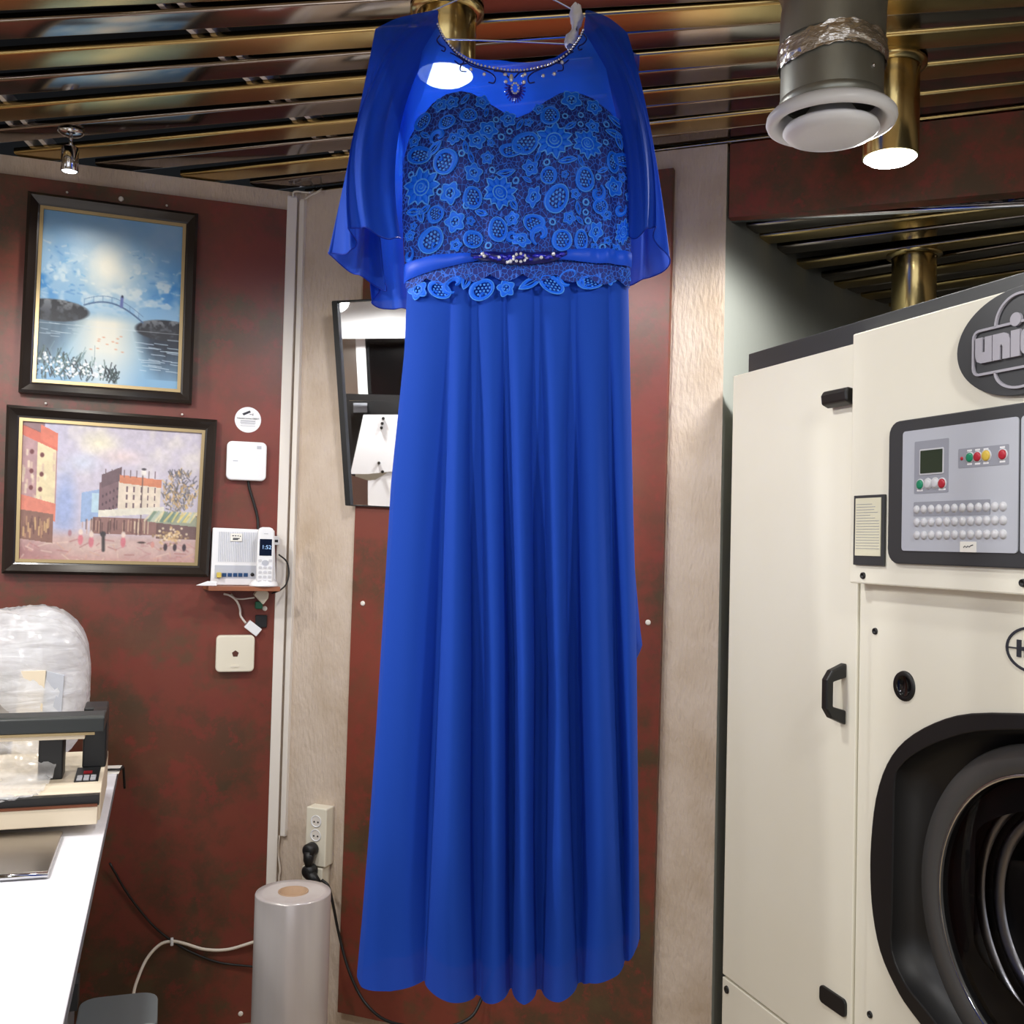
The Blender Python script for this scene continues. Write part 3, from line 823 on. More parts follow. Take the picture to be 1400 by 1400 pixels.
def street():
    c = Cv(280, 212); R = random.Random(9)
    c.blend(np.ones_like(c.x), (196, 190, 208))
    c.blend(np.clip(1.2 - c.x * 3, 0, 1) * .6, (176, 178, 212))
    c.blend(np.clip((fnoise(c.h, c.w, 5, 3, 1.4) - .48) * 4, 0, 1) * np.clip(1 - c.y * 1.4, 0, 1), (226, 220, 214))
    c.blob(.42, .13, .15, .12, (232, 226, 200), .9); c.blob(.55, .22, .16, .08, (222, 204, 206), .9); c.blob(.33, .28, .12, .1, (196, 204, 224), .9)
    c.blob(.24, .60, .09, .34, (150, 168, 214), .7); c.rect(.33, .44, .50, .72, (136, 168, 214), .9, .3); c.rect(.39, .45, .50, .64, (176, 208, 226))
    # ground
    c.blend(np.clip((c.y - .76) * 12, 0, 1), (196, 164, 160))
    c.blend(np.clip((c.y - .80) * 8, 0, 1) * np.clip(1 - np.abs(c.x - .45) * 1.8, 0, 1), (214, 186, 176))
    c.blend(np.clip((c.y - .82) * 8, 0, 1) * np.clip(1 - c.x * 3.4, 0, 1), (148, 96, 98)); c.blend(np.clip((c.y - .90) * 8, 0, 1) * .7, (176, 124, 124))
    for _ in range(90):
        x, y = R.uniform(0, 1), R.uniform(.84, 1); c.line([(x, y), (x + R.uniform(-.07, .07), y + R.uniform(.0, .05))], .004, R.choice(((222, 196, 180), (164, 104, 104), (206, 160, 140), (190, 140, 140))), .55)
    # left house
    c.rect(0, .19, .06, .62, (172, 132, 136), 1, -.35); c.rect(.085, .185, .13, .62, (228, 212, 168), 1, -.30)
    for _ in range(26):
        x = R.uniform(.0, .18); y = R.uniform(.2, .55); c.line([(x, y), (x, y + R.uniform(.02, .06))], .006, R.choice(((236, 224, 188), (198, 160, 150), (214, 190, 160))), .6)
    c.rect(0, .19, .02, .10, (206, 92, 70), 1, -.55); c.rect(.0, .12, -.05, .03, (116, 74, 74), .8, -.5); c.rect(.10, .19, .02, .13, (214, 104, 78), 1, -.62)
    for (x, y) in ((.055, .22), (.11, .24), (.055, .36), (.11, .38), (.055, .48), (.105, .49)): c.blob(x, y, .014, .022, (92, 34, 38), .4)
    c.rect(0, .19, .53, .66, (214, 118, 96), 1, -.32); c.rect(0, .18, .64, .85, (124, 84, 72), 1, -.15)
    for _ in range(30):
        x = R.uniform(.02, .16); y = R.uniform(.68, .78); c.line([(x, y), (x, y + .06)], .004, R.choice(((206, 166, 110), (90, 56, 52), (176, 130, 96))), .8)
    # centre house
    c.rect(.43, .55, .42, .66, (112, 84, 92), 1, .55); c.rect(.535, .775, .405, .64, (226, 212, 192))
    c.rect(.44, .55, .36, .46, (92, 70, 78), 1, .6); c.rect(.54, .78, .355, .415, (206, 124, 88), 1, -.1)
    for k in range(5):
        for y in (.44, .50, .56): c.rect(.58 + k * .04, .588 + k * .04, y, y + .04, (104, 84, 92))
    for k in range(5):
        for y in (.46, .52, .58): c.blob(.45 + k * .02, y + .06 - k * .015, .006, .015, (64, 48, 58), .5)
    for k in range(9): c.line([(.46 + k * .035, .37), (.46 + k * .035, .32)], .003, (90, 70, 76), .8)
    c.line([(.67, .33), (.67, .80)], .003, (80, 64, 64)); c.blob(.675, .33, .02, .03, (236, 232, 224), .5); c.blob(.675, .305, .018, .012, (50, 46, 56), .5)
    c.rect(.43, .80, .625, .675, (226, 222, 206), 1, .12); c.rect(.40, .78, .675, .80, (126, 84, 76), .9)
    for _ in range(46):
        x = R.uniform(.34, .78); c.line([(x, R.uniform(.68, .72)), (x, R.uniform(.75, .80))], .003, R.choice(((222, 202, 170), (92, 58, 56), (190, 150, 128), (70, 46, 48))), .8)
    # trees and awnings right
    c.rect(.76, 1, .64, .82, (92, 64, 62), .9); c.rect(.74, 1, .62, .70, (152, 164, 140), .9, -.1)
    for _ in range(300):
        a, r_ = R.uniform(0, 2 * PI), R.random() ** .6
        x, y = .885 + .10 * r_ * math.cos(a), .47 + .16 * r_ * math.sin(a)
        c.line([(x, y), (x + R.uniform(-.02, .02), y - R.uniform(.0, .04))], .004, R.choice(((70, 72, 84), (214, 184, 120), (120, 110, 100), (150, 150, 170), (190, 150, 92), (92, 92, 100))), .7)
    for _ in range(46):
        x = R.uniform(.74, 1.); c.line([(x, .62), (x - R.uniform(.02, .05), .69)], .005, R.choice(((222, 214, 176), (96, 128, 112), (226, 206, 120), (176, 190, 176))), .8)
    for _ in range(90):
        x, y = R.gauss(.85, .045), R.gauss(.80, .03); c.blob(x, y, .010, .012, R.choice(((222, 190, 140), (206, 168, 112), (234, 214, 180), (150, 120, 90))), .6, .85)
    for x in (.82, .875, .93): c.blob(x, .885, .014, .034, (52, 40, 48), .4)
    for x, y in ((.335, .845), (.395, .86), (.575, .855)):
        c.blob(x, y, .018, .05, (206, 112, 124), .4); c.blob(x, y - .055, .016, .03, (232, 210, 196), .5)
    c.blob(.46, .80, .02, .025, (38, 34, 38), .4); c.line([(.462, .82), (.465, .92)], .009, (46, 42, 44)); c.blob(.275, .80, .014, .03, (150, 96, 104), .5, .8)
    c.blob(.68, .855, .03, .01, (60, 46, 46), .5); c.blob(.745, .87, .014, .03, (206, 140, 130), .5)
    g_ = fnoise(c.h, c.w, 30, 91, 1.3)[..., None]
    a_ = c.a * 0.84 + np.array([196, 186, 184]) / 255 * 0.16
    return a_ * (0.9 + 0.14 * g_)
def painting(corners, off, arr, label, fw, depth=0.028):
    q = [WL.hit(*p, off=off) for p in corners]           # outer corners tl tr br bl
    s0 = sum(x for x, z in q) / 4; z0 = min(z for x, z in q)
    o = [(x - s0, z - z0) for x, z in q]
    cx, cz = sum(x for x, z in o) / 4, sum(z for x, z in o) / 4
    def inset(d_):
        w = abs(o[1][0] - o[0][0]); h = abs(o[0][1] - o[3][1])
        return [(cx + (x - cx) * (1 - 2 * d_ / w), cz + (z - cz) * (1 - 2 * d_ / h)) for x, z in o]
    T = thing('painting', label, 'painting', WL.at(s0, 0.014, z0), WL.th, 'framed oil paintings')
    # moulded frame: each side a part
    steps = [(0.0, 0.0), (0.0, depth), (fw * 0.25, depth + 0.006), (fw * 0.45, depth), (fw * 0.8, depth - 0.010), (fw, depth - 0.012), (fw, 0.0)]
    rings = [[(x, -h, z) for x, z in inset(d_)] for d_, h in steps]
    for i in range(4):
        j = (i + 1) % 4; n = len(steps)
        mb = MB(); mb.add([r[i] for r in rings] + [r[j] for r in rings], [(k, (k + 1) % n, n + (k + 1) % n, n + k) for k in range(n)])
        mb.build('frame_side', frame_dark, T)
    a, c_ = inset(fw - 0.001), inset(fw + 0.0075)
    MB().ringprism(a, c_, -(depth - 0.009), -0.004).build('gold_liner', frame_gold, T, label='thin gold inner frame')
    iq = inset(fw + 0.006)
    h, w = arr.shape[:2]
    pts = []
    for j in range(h):
        t = j / (h - 1)
        L0 = np.array(iq[0]) * (1 - t) + np.array(iq[3]) * t; R0 = np.array(iq[1]) * (1 - t) + np.array(iq[2]) * t
        for i in range(w):
            u = i / (w - 1); p = L0 * (1 - u) + R0 * u
            pts.append((p[0], -(depth - 0.016), p[1]))
    mb = MB(); mb.grid(pts, w, h)
    cv = mb.build('canvas', oil_paint, T, fix=False)
    a_ = np.clip(arr.reshape(-1, 3), 0, 1)
    ln = np.where(a_ <= 0.04045, a_ / 12.92, ((a_ + 0.055) / 1.055) ** 2.4)
    attr = cv.data.color_attributes.new('paint', 'FLOAT_COLOR', 'POINT')
    attr.data.foreach_set('color', np.concatenate([ln, np.ones((len(ln), 1))], 1).astype(np.float32).ravel())
    b_ = MB().prism([(x, z) for x, z in inset(fw * 0.5)], -0.006, 0.0).build('backing', cardboard, T)
    return T
painting([(38, 261), (271, 292), (262, 552), (25, 536)], 0.042, lake(), 'framed blue lake landscape with an arched footbridge, the upper painting', 0.031)
painting([(9, 553), (297, 574), (285, 789), (2, 784)], 0.042, street(), 'framed pink and lilac town street scene, the lower painting', 0.031)
# small nails above the paintings
for i, q in enumerate(((92, 264), (228, 282), (63, 552), (249, 567))):
    s, z = WL.hit(*q, off=0.015)
    T_ = MB().lathe([(0.0001, 0.010), (0.003, 0.009), (0.0032, 0.007), (0.0012, 0.0065), (0.0012, -0.004)], 10, axis='y').build('nail', duct_white, loc=WL.at(s, 0.014, z), rotz=WL.th)
    tag(T_, ('small nail above the left corner of the lake painting', 'small nail above the right corner of the lake painting',
             'small nail above the left corner of the street painting', 'small nail above the right corner of the street painting')[i], 'nail')

# ------------------------------------------------------------------ devices on the left wall
def wl_thing(name, label, cat, px, py, off=0.014, group=None):
    s, z = WL.hit(px, py, off)
    return thing(name, label, cat, WL.at(s, off, z), WL.th, group), s, z
def rel(frame, s0, z0, px, py, off):
    s, z = frame.hit(px, py, off); return s - s0, z - z0

T, s0, z0 = wl_thing('sticker', 'round white video surveillance sticker above the white square box', 'sticker', 339, 574)
R_ = abs(rel(WL, s0, z0, 357, 574, 0.014)[0])
MB().prism(circ(0, 0, R_, 48), -0.0008, 0.0).build('disc', white_plastic, T)
b = MB(); b.prism([(-0.016, 0.0165), (0.004, 0.026), (0.007, 0.021), (-0.012, 0.0115)], -0.0012, -0.0008)
b.prism([(0.004, 0.016), (0.013, 0.0155), (0.013, 0.0145), (0.004, 0.0145)], -0.0012, -0.0008); b.box(0.0125, 0.0138, -0.0012, -0.0008, 0.012, 0.0185)
b.build('camera_pictogram', ink, T)
text_mesh('Videoüberwachtes OBJEKT', 0.0058, 'lettering', ink, T, (0, -0.001, 0.0035), sx=0.92)
b = MB()
for dz, hw_, hh_ in ((-0.0035, 0.020, 0.0011), (-0.0078, 0.021, 0.0007), (-0.0112, 0.019, 0.0007), (-0.0172, 0.020, 0.0005)):
    b.box(-hw_, hw_, -0.0011, -0.0007, dz - hh_, dz + hh_)
b.build('small_print', grey_print, T)

T, s0, z0 = wl_thing('access_point', 'white square wireless box with rounded corners below the round sticker', 'wireless router', 336.5, 631)
w_ = rel(WL, s0, z0, 364, 631, .03)[0] - rel(WL, s0, z0, 309.5, 631, .03)[0]; h_ = rel(WL, s0, z0, 336, 604, .03)[1] - rel(WL, s0, z0, 336, 657, .03)[1]
MB().prism(rrect(0, 0, w_, h_, 0.014, 5), -0.022, 0.0, smooth=False).build('body', white_plastic, T, bevel=0.004, seg=3)
MB().box(w_ * .25, w_ * .36, -0.0224, -0.0218, h_ * .32, h_ * .40).build('logo_print', grey_panel, T)
MB().box(-w_ * .34, -w_ * .22, -0.0224, -0.0218, -0.002, 0.0005).build('status_light', grey_panel, T)
def wlp(px, py, off):
    s, z = WL.hit(px, py, off); return WL.at(s, off, z)
cable('black cable dropping from the white square box to the shelf', [wlp(339, 655, .02), wlp(341, 668, .019), wlp(347, 688, .019), wlp(352, 708, .019), wlp(353, 726, .022), wlp(354, 760, .025)], 0.0038, cable_black)

# shelf
SO = 0.115
sa, za = WL.hit(284, 806, SO); sb, zb = WL.hit(383, 808, SO)
SH_Z = WL.hit(330, 802, SO)[1]
b = MB(); b.prism([(sa - sb - 0.01, 0), (0, 0), (0, -SO + 0.016), (sa - sb + 0.002, -SO + 0.016)], -0.012, 0.0, plane='xy')
SHT = tag(b.build('wall_shelf', shelf_wood, loc=WL.at(sb, 0.0155, SH_Z), rotz=WL.th, bevel=0.001), 'small brown wooden shelf holding the router and the phone', 'shelf')
# router
T, s0, z0 = wl_thing('router', 'white router with ribbed grille and blue ports standing on the small shelf', 'router', 322, 797, 0.06)
T.location = WL.at(s0, 0.055, SH_Z + 0.0005); z0 = SH_Z
p = [rel(WL, s0, z0, *q, off=0.07) for q in ((288, 797), (378, 801), (376, 725), (291.5, 721.5))]
p[0] = (p[0][0], 0); p[1] = (p[1][0], 0)
MB().prism(p, -0.002, 0.03).build('body', white_plastic, T, bevel=0.003)
x0, zt = rel(WL, s0, z0, 300, 727, .072); x1, zb_ = rel(WL, s0, z0, 352, 769, .072)
b = MB()
for k in range(26):
    xx = x0 + (x1 - x0 + 0.02) * k / 26
    b.box(xx, xx + 0.0015, -0.0035, -0.001, zb_, zt)
b.build('grille', grey_panel, T, fix=False)
xa, zc = rel(WL, s0, z0, 294, 773, .072); xb, zd = rel(WL, s0, z0, 368, 792, .072)
MB().box(xa, xb, -0.0026, -0.001, zd, zc).build('port_panel', grey_panel, T)
pb = None
for k, pxx in enumerate((307, 314.5, 322, 329, 336.5)):
    x, z = rel(WL, s0, z0, pxx, 786.5, .073)
    if pb is None: pb = MB().box(-0.0055, 0.0055, -0.0045, -0.002, -0.005, 0.005).build('port', blue_port, T); o = pb
    else: o = link_copy(pb, T)
    o.location = (x, 0, z)
x, z = rel(WL, s0, z0, 345.5, 786, .073); MB().lathe([(0.0001, 0.004), (0.005, 0.004), (0.005, 0.0)], 16, (x, -0.001, z), axis='y').build('power_socket', black_plastic, T)
x, z = rel(WL, s0, z0, 323.5, 735, .074); MB().box(x - 0.0155, x + 0.0155, -0.0052, -0.003, z - 0.0105, z + 0.0105).build('label_sticker', paper, T)
b = MB()
for i, (dx, dz, w) in enumerate(((-0.011, 0.004, 0.005), (-0.004, 0.004, 0.004), (0.003, 0.004, 0.003), (0.009, 0.003, 0.003), (-0.009, -0.003, 0.018), (-0.009, -0.006, 0.014))):
    b.box(x + dx, x + dx + w, -0.0056, -0.005, z + dz - 0.001, z + dz + 0.0015)
b.build('label_print', ink, T)
x, z = rel(WL, s0, z0, 299.5, 786, .078)
MB().box(x - 0.006, x + 0.006, -0.022, -0.002, z - 0.008, z + 0.006).build('cable_plug', yellow_plug, T, bevel=0.0015, label='yellow cable plug')
# white wedge lying at the left end of the shelf
s1, z1 = WL.hit(287, 800, 0.10)
o = MB().prism([(-0.036, 0.001), (-0.006, 0.0125), (0.018, 0.012), (0.018, 0.0), (-0.02, 0.0)], -0.008, 0.008).build('cable_connector', white_plastic, loc=WL.at(s1, 0.10, SH_Z + 0.0005), rotz=WL.th, bevel=0.002)
tag(o, 'pointed white plastic connector lying on the left end of the small shelf', 'connector')
# cordless phone
T, s0, z0 = wl_thing('cordless_phone', 'white cordless phone standing in its oval charging base on the shelf', 'phone', 361, 797, 0.098)
T.location = WL.at(s0, 0.094, SH_Z + 0.0005); z0 = SH_Z
bw = rel(WL, s0, z0, 381, 795, .098)[0]
pr = [(0.0001, 0), (1, 0), (1.0, 0.15), (0.93, 0.45), (0.7, 0.85), (0.45, 1.0), (0.0001, 1.0)]
b = MB().lathe([(r * bw, h * 0.020) for r, h in pr], 36)
b.v = [(x, y * 0.72, z) for x, y, z in b.v]
b.build('charging_base', white_plastic, T)
hh = rel(WL, s0, z0, 361, 721, .1)[1]; hw = 0.5 * (rel(WL, s0, z0, 372.5, 760, .1)[0] - rel(WL, s0, z0, 350, 760, .1)[0])
HS = MB().prism([(-hw, 0.012), (hw, 0.012), (hw * 1.02, hh * .6), (hw * 0.98, hh - 0.012), (hw * .8, hh - 0.003), (hw * .4, hh), (-hw * .4, hh), (-hw * .8, hh - 0.003), (-hw * .98, hh - 0.012), (-hw * 1.02, hh * .6)], -0.02, 0.004).build('handset', white_plastic, T, bevel=0.004, seg=3)
SCR = MB().box(-hw * .74, hw * .74, -0.0208, -0.018, hh * .52, hh * .80).build('display', phone_screen, HS, label='dark display')
text_mesh('1:52', 0.015, 'display_digits', screen_digits, HS, (hw * 0.1, -0.0209, hh * .66), extrude=0.0002)
MB().prism(circ(0, hh * .40, hw * .42, 20, hw * .34), -0.0212, -0.0195).build('navigation_key', grey_panel, HS)
kb = MB().prism(rrect(0, 0, hw * .42, 0.007, 0.0025, 3), -0.0212, -0.0195).build('key', button_grey, HS)
first = True
for r_ in range(4):
    for c_ in range(3):
        o = kb if first else link_copy(kb, HS); first = False
        o.location = ((c_ - 1) * hw * .58, 0, hh * .32 - r_ * 0.0125)
for sx in (-1, 1):
    o = link_copy(kb, HS, (sx * hw * .62, 0, hh * .44))
MB().box(-hw * .25, hw * .25, -0.0208, -0.019, hh * .885, hh * .892).build('earpiece', grey_print, HS)
# small socket behind the phone, adapters below the shelf
s1, z1 = WL.hit(377, 739, 0.03)
T = thing('socket', 'small white data socket half hidden behind the cordless phone', 'socket', WL.at(s1, 0.0145, z1), WL.th)
MB().box(-0.014, 0.010, -0.018, 0, -0.0125, 0.0125).build('body', white_plastic, T, bevel=0.002)
MB().box(-0.006, 0.006, -0.0186, -0.0175, -0.005, 0.002).build('slot', black_plastic, T)
cable('thin black cable looping from the data socket around the shelf end', [wlp(381, 758, .03), wlp(392, 768, .03), wlp(395, 785, .035), wlp(391, 799, .05), wlp(384, 806, .07), wlp(378, 809, .06), wlp(372, 811, .04)], 0.0022, cable_black)
s1, z1 = WL.hit(358, 815, 0.05)
T = thing('power_adapter', 'beige plug adapter tucked under the right end of the shelf', 'adapter', WL.at(s1, 0.0145, z1), WL.th)
MB().prism([(-0.022, 0.004), (-0.012, 0.017), (0.012, 0.017), (0.019, 0.008), (0.017, -0.006), (0.004, -0.024)], -0.04, 0.0).build('body', ivory_plastic, T, bevel=0.003)
MB().box(-0.016, 0.004, -0.03, 0, -0.036, -0.016).build('green_plug', mat('green_plug', lin(24, 92, 66), 0.5), T, bevel=0.003, label='green connector')
cable('short white cable joining the beige adapter', [wlp(348, 817, .04), wlp(340, 818, .04), wlp(331, 819, .035), wlp(322, 818, .03), wlp(316, 812, .025)], 0.0022, duct_white)
cable('white cable hanging from below the shelf to the small white box', [wlp(306, 812, .04), wlp(314, 814, .045), wlp(323, 821, .045), wlp(328, 832, .04), wlp(329, 842, .035), wlp(336, 852, .03)], 0.0030, duct_white)
s1, z1 = WL.hit(346, 859, 0.03)
T = thing('inline_adapter', 'small tilted white box hanging on a cable above the square wall plate', 'adapter', WL.at(s1, 0.0145, z1), WL.th)
b = MB().box(-0.021, 0.021, -0.020, 0.0, -0.0125, 0.0125)
o = b.build('body', white_plastic, T, bevel=0.002); o.rotation_euler = (0, math.radians(38), 0)
b = MB().box(-0.010, 0.022, -0.008, 0.0, -0.011, 0.024); o = b.build('black_block', black_plastic, T, bevel=0.002); o.location = (0.016, 0.0, 0.012)
# square blanking plate with pentagon hole
T, s0, z0 = wl_thing('wall_plate', 'ivory square wall plate with a pentagon hole below the small tilted box', 'wall plate', 321, 892.5)
w_ = rel(WL, s0, z0, 347, 892, .03)[0] - rel(WL, s0, z0, 294.5, 892, .03)[0]; h_ = rel(WL, s0, z0, 321, 867.5, .03)[1] - rel(WL, s0, z0, 321, 917.5, .03)[1]
MB().prism(rrect(0, 0, w_, h_, 0.012, 4), -0.024, 0.0).build('cover', ivory_plastic, T, bevel=0.004, seg=3)
pent = [(0.0095 * math.sin(2 * PI * k / 5), 0.0095 * math.cos(2 * PI * k / 5)) for k in range(5)]
MB().prism(pent, -0.0246, -0.0235).build('pentagon_hole', mat('hole_brown', lin(84, 42, 30), 0.7), T, label='brown pentagon opening')
MB().prism(rrect(0.0, -h_ * .34, 0.022, 0.006, 0.0028, 4), -0.026, -0.0235).build('latch', ivory_plastic, T)
# sockets on the wall behind the dress
def socket_strip(px, pyt, pyb, w, label, holes):
    s, z = WM.hit(px, pyb, 0.04); _, zt = WM.hit(px, pyt, 0.04)
    T = thing('socket_strip', label, 'socket', WM.at(s, 0.0, z), WM.th)
    h = zt - z
    MB().box(-w / 2, w / 2, -0.042, 0, 0, h).build('housing', ivory_plastic, T, bevel=0.003)
    for zz in holes:
        MB().lathe([(0.0165, 0.043), (0.0165, 0.0437), (0.0145, 0.0437), (0.0135, 0.0425)], 24, (0.0, 0, h - zz), axis='y').build('socket_rim', white_plastic, T)
        MB().lathe([(0.0001, 0.0424), (0.014, 0.0424)], 24, (0.0, 0, h - zz), axis='y').build('socket_well', duct_white, T)
        for sx in (-1, 1):
            MB().lathe([(0.0001, 0.0432), (0.0024, 0.0432), (0.0024, 0.042)], 10, (sx * 0.006, 0, h - zz - 0.002), axis='y').build('pin_hole', black_plastic, T)
    return T, s, z, h
T1, s1, z1, h1 = socket_strip(431, 1104, 1184, 0.064, 'white upper socket strip with two free outlets and a black plug', (0.036, 0.074))
T2, s2, z2, h2 = socket_strip(425, 1185, 1262, 0.064, 'white lower socket strip partly hidden by the film roll', (0.03,))
def plug(px, py, label, rot):
    s, z = WM.hit(px, py, 0.05)
    T = thing('power_plug', label, 'plug', WM.at(s, 0.045, z), WM.th)
    MB().lathe([(0.0001, 0.03), (0.012, 0.03), (0.018, 0.024), (0.0185, 0.0)], 20, (0, 0, 0.012), axis='y').build('head', black_plastic, T)
    MB().tube([(0, -0.016, 0.008), (math.sin(rot) * 0.02, -0.02, 0.008 - math.cos(rot) * 0.022), (math.sin(rot) * 0.042, -0.018, 0.008 - math.cos(rot) * 0.045)], [0.017, 0.014, 0.007], 14).build('strain_relief', black_plastic, T)
    return s, z
plug(426, 1167, 'black power plug in the upper socket strip', 0.0)
plug(425, 1196, 'black power plug in the lower socket strip', 1.05)
def wmp(px, py, off):
    s, z = WM.hit(px, py, off); return WM.at(s, off, z)
cable('black power cable running from the lower socket down behind the dress', [wmp(440, 1203, .06), wmp(449, 1212, .06), wmp(455, 1235, .05), wmp(464, 1280, .04), wmp(478, 1330, .05), wmp(500, 1372, .06), wmp(535, 1398, .09), wmp(600, 1405, .12), wmp(642, 1392, .08), wmp(660, 1362, .045), wmp(674, 1330, .04), wmp(690, 1290, .04)], 0.004, cable_black)

# ------------------------------------------------------------------ the blue dress on its hanger
YD = 1.65
DF = Fr(0, YD, 0)
_bx, _bz = DF.hit(700, 1350)
DO = (_bx, YD, _bz)
def dp(U, V, w=0.0):
    s, z = DF.hit(U, V)
    return (s - _bx, -w, z - _bz)
def I(x, xs, ys): return float(np.interp(x, xs, ys))
def S(x): x = min(1, max(0, x)); return x * x * (3 - 2 * x)
DRESS = thing('dress', 'long royal blue evening dress with lace bodice and sheer sleeves on a hanger', 'dress', DO)

# skirt ------------------------------------------------------------
LV = [380, 480, 560, 660, 800, 900, 1000, 1130, 1250, 1345]
LU = [557, 553, 545, 535, 527, 521, 515, 506, 496, 487]
RV = [380, 480, 560, 700, 800, 900, 1000, 1150, 1290, 1345]
RU = [859, 861, 863, 866, 869, 871, 872, 874, 877, 880]
VAL_V = [420, 650, 900, 1340]
VAL = [[618, 610, 602, 584], [650, 652, 656, 656.5], [690, 693, 699, 698], [733, 734, 738, 735], [781, 780, 780, 788], [830, 832, 838, 851]]
VHW = [3, 8, 4, 8, 7, 3]
AMP = [0.55, 0.8, 0.7, 0.9, 0.95, 0.8, 0.5]
HEM_U = [487, 540, 584, 600, 640, 657, 690, 698, 715, 735, 760, 788, 800, 840, 851, 866, 880]
HEM_V = [1328, 1325, 1313, 1318, 1326, 1328, 1322, 1318, 1323, 1320, 1321, 1316, 1306, 1303, 1298, 1284, 1282]
def skirt_w(U, V):
    t = (V - 385) / 960.0
    l, r = I(V, LV, LU), I(V, RV, RU)
    c, hw = (l + r) / 2, (r - l) / 2
    e = max(0.0, 1 - ((U - c) / hw) ** 2)
    base = (0.055 + 0.035 * t) * e ** 0.5
    vals = [l] + [I(V, VAL_V, q) for q in VAL] + [r]
    k = 0
    while k < len(vals) - 2 and U > vals[k + 1]: k += 1
    a, b_ = vals[k], vals[k + 1]
    hs = 0.55 + 0.45 * S((V - 420) / 200) - 0.6 * S((V - 1080) / 250)
    a += ([0] + VHW)[k] * hs * (k > 0); b_ -= (VHW + [0])[k] * hs
    tau = min(1, max(0, (U - a) / (b_ - a)))
    amp = AMP[k] * (0.008 + 0.075 * S(t * 1.25) ** 0.7)
    amp = min(amp, 0.0022 * (b_ - a) + 0.004)
    amp *= 1 - 0.42 * S((V - 1120) / 220)
    prof_ = math.sin(PI * (tau * (1 + 0.16 * (1 - tau)))) ** 0.5 if tau * (1 + 0.16 * (1 - tau)) < 1 else 0.0
    if k == 0: prof_ = math.sin(PI * (0.35 + 0.65 * tau)) ** 0.8 * min(1, tau * 6 + .2); 
    ripple = 0.0025 * t * math.sin(U * 0.11 + 2.0 * t)
    return base + amp * prof_ + ripple * (1 if k in (0, 1, 5) else .4) - 0.035 * t * (U > 851) * S((U - 851) / 30)
def hem(U): return I(U, HEM_U, HEM_V)
NU, NV = 240, 110
def skirt_pts(dw, cut, vtop):
    pts = []
    for j in range(NV):
        tj = j / (NV - 1)
        for i in range(NU):
            u = i / (NU - 1)
            # hem reached at tj = 1
            Ue = 487 + (880 - 487) * u
            Vend = hem(Ue) - cut
            V = vtop + (Vend - vtop) * tj
            l, r = I(V, LV, LU), I(V, RV, RU)
            U = l + (r - l) * u
            pts.append(dp(U, V, skirt_w(U, V) + dw))
    return pts
b = MB(); b.grid(skirt_pts(0, 0, 384), NU, NV)
SK = b.build('skirt', chiffon, DRESS, fix=False)
b = MB(); b.grid(skirt_pts(-0.010, 42, 384), NU, NV)
b.build('lining', lining_m, DRESS, fix=False, label='darker opaque lining inside the skirt')
b = MB(); pts = []
for j in range(40):
    tj = j / 39
    for i in range(120):
        u = i / 119; Ue = 487 + (880 - 487) * u
        V = 384 + (hem(Ue) + 8 - 384) * tj
        l, r = I(V, LV, LU), I(V, RV, RU); U = l + (r - l) * u
        pts.append(dp(U, V, -0.012 - (0.05 + 0.02 * tj) * math.sin(PI * u) ** .5 - 0.02 * tj * abs(math.sin(u * 19))))
b.grid(pts, 120, 40)
b.build('back_skirt', chiffon, DRESS, fix=False)
# loose side drape behind the right edge
b = MB(); pts = []
for j in range(30):
    tj = j / 29; V = 640 + 262 * tj
    re = I(V, [640, 760, 860, 886, 902], [864, 869, 878, 881.5, 874])
    for i in range(12):
        u = i / 11; U = 845 + (re - 845) * u
        pts.append(dp(U, V, -0.02 - 0.012 * math.sin(u * 7)))
b.grid(pts, 12, 30)
b.build('side_drape', chiffon, DRESS, fix=False)

# bodice ------------------------------------------------------------
TOPU = [550, 558, 572, 590, 610, 630, 645, 665, 690, 706, 722, 745, 765, 785, 810, 835, 852, 862]
TOPV = [232, 200, 178, 160, 150, 148, 152, 165, 180, 186, 180, 164, 152, 149, 155, 170, 188, 212]
BLV, BLU = [180, 230, 300, 350, 400, 430], [556, 552, 551, 554, 557, 557]
BRV, BRU = [180, 230, 300, 350, 400, 430], [858, 861, 862, 861, 860, 859]
def bod_w(U, V):
    l, r = I(V, BLV, BLU), I(V, BRV, BRU); c, hw = (l + r) / 2, (r - l) / 2
    e = max(0.0, 1 - ((U - c) / (hw * 1.02)) ** 2)
    w = 0.068 * e ** 0.5
    for cx in (632, 778):
        w += 0.026 * math.exp(-((U - cx) / 52) ** 2 - ((V - 232) / 62) ** 2)
    g = S((V - 190) / 60) * S((395 - V) / 40)
    w += g * (0.0045 * math.sin((U - 700) * 0.17) * math.exp(-((U - 706) / 75) ** 2) + 0.004 * math.sin((U - 820) * 0.22) * math.exp(-((U - 825) / 30) ** 2))
    if V > 385: w += 0.002 * S((V - 385) / 20)
    return w
b = MB(); pts = []
nu, nv = 150, 110
for j in range(nv):
    for i in range(nu):
        u = i / (nu - 1)
        Uq = 551 + 311 * u
        vt = I(Uq, TOPU, TOPV)
        V = vt + (392 - vt) * j / (nv - 1)
        l, r = I(V, BLV, BLU), I(V, BRV, BRU)
        U = l + (r - l) * u
        pts.append(dp(U, V, bod_w(U, V)))
b.grid(pts, nu, nv)
BOD = b.build('bodice', net_m, DRESS, fix=False, label='navy lace net bodice with a sweetheart edge')

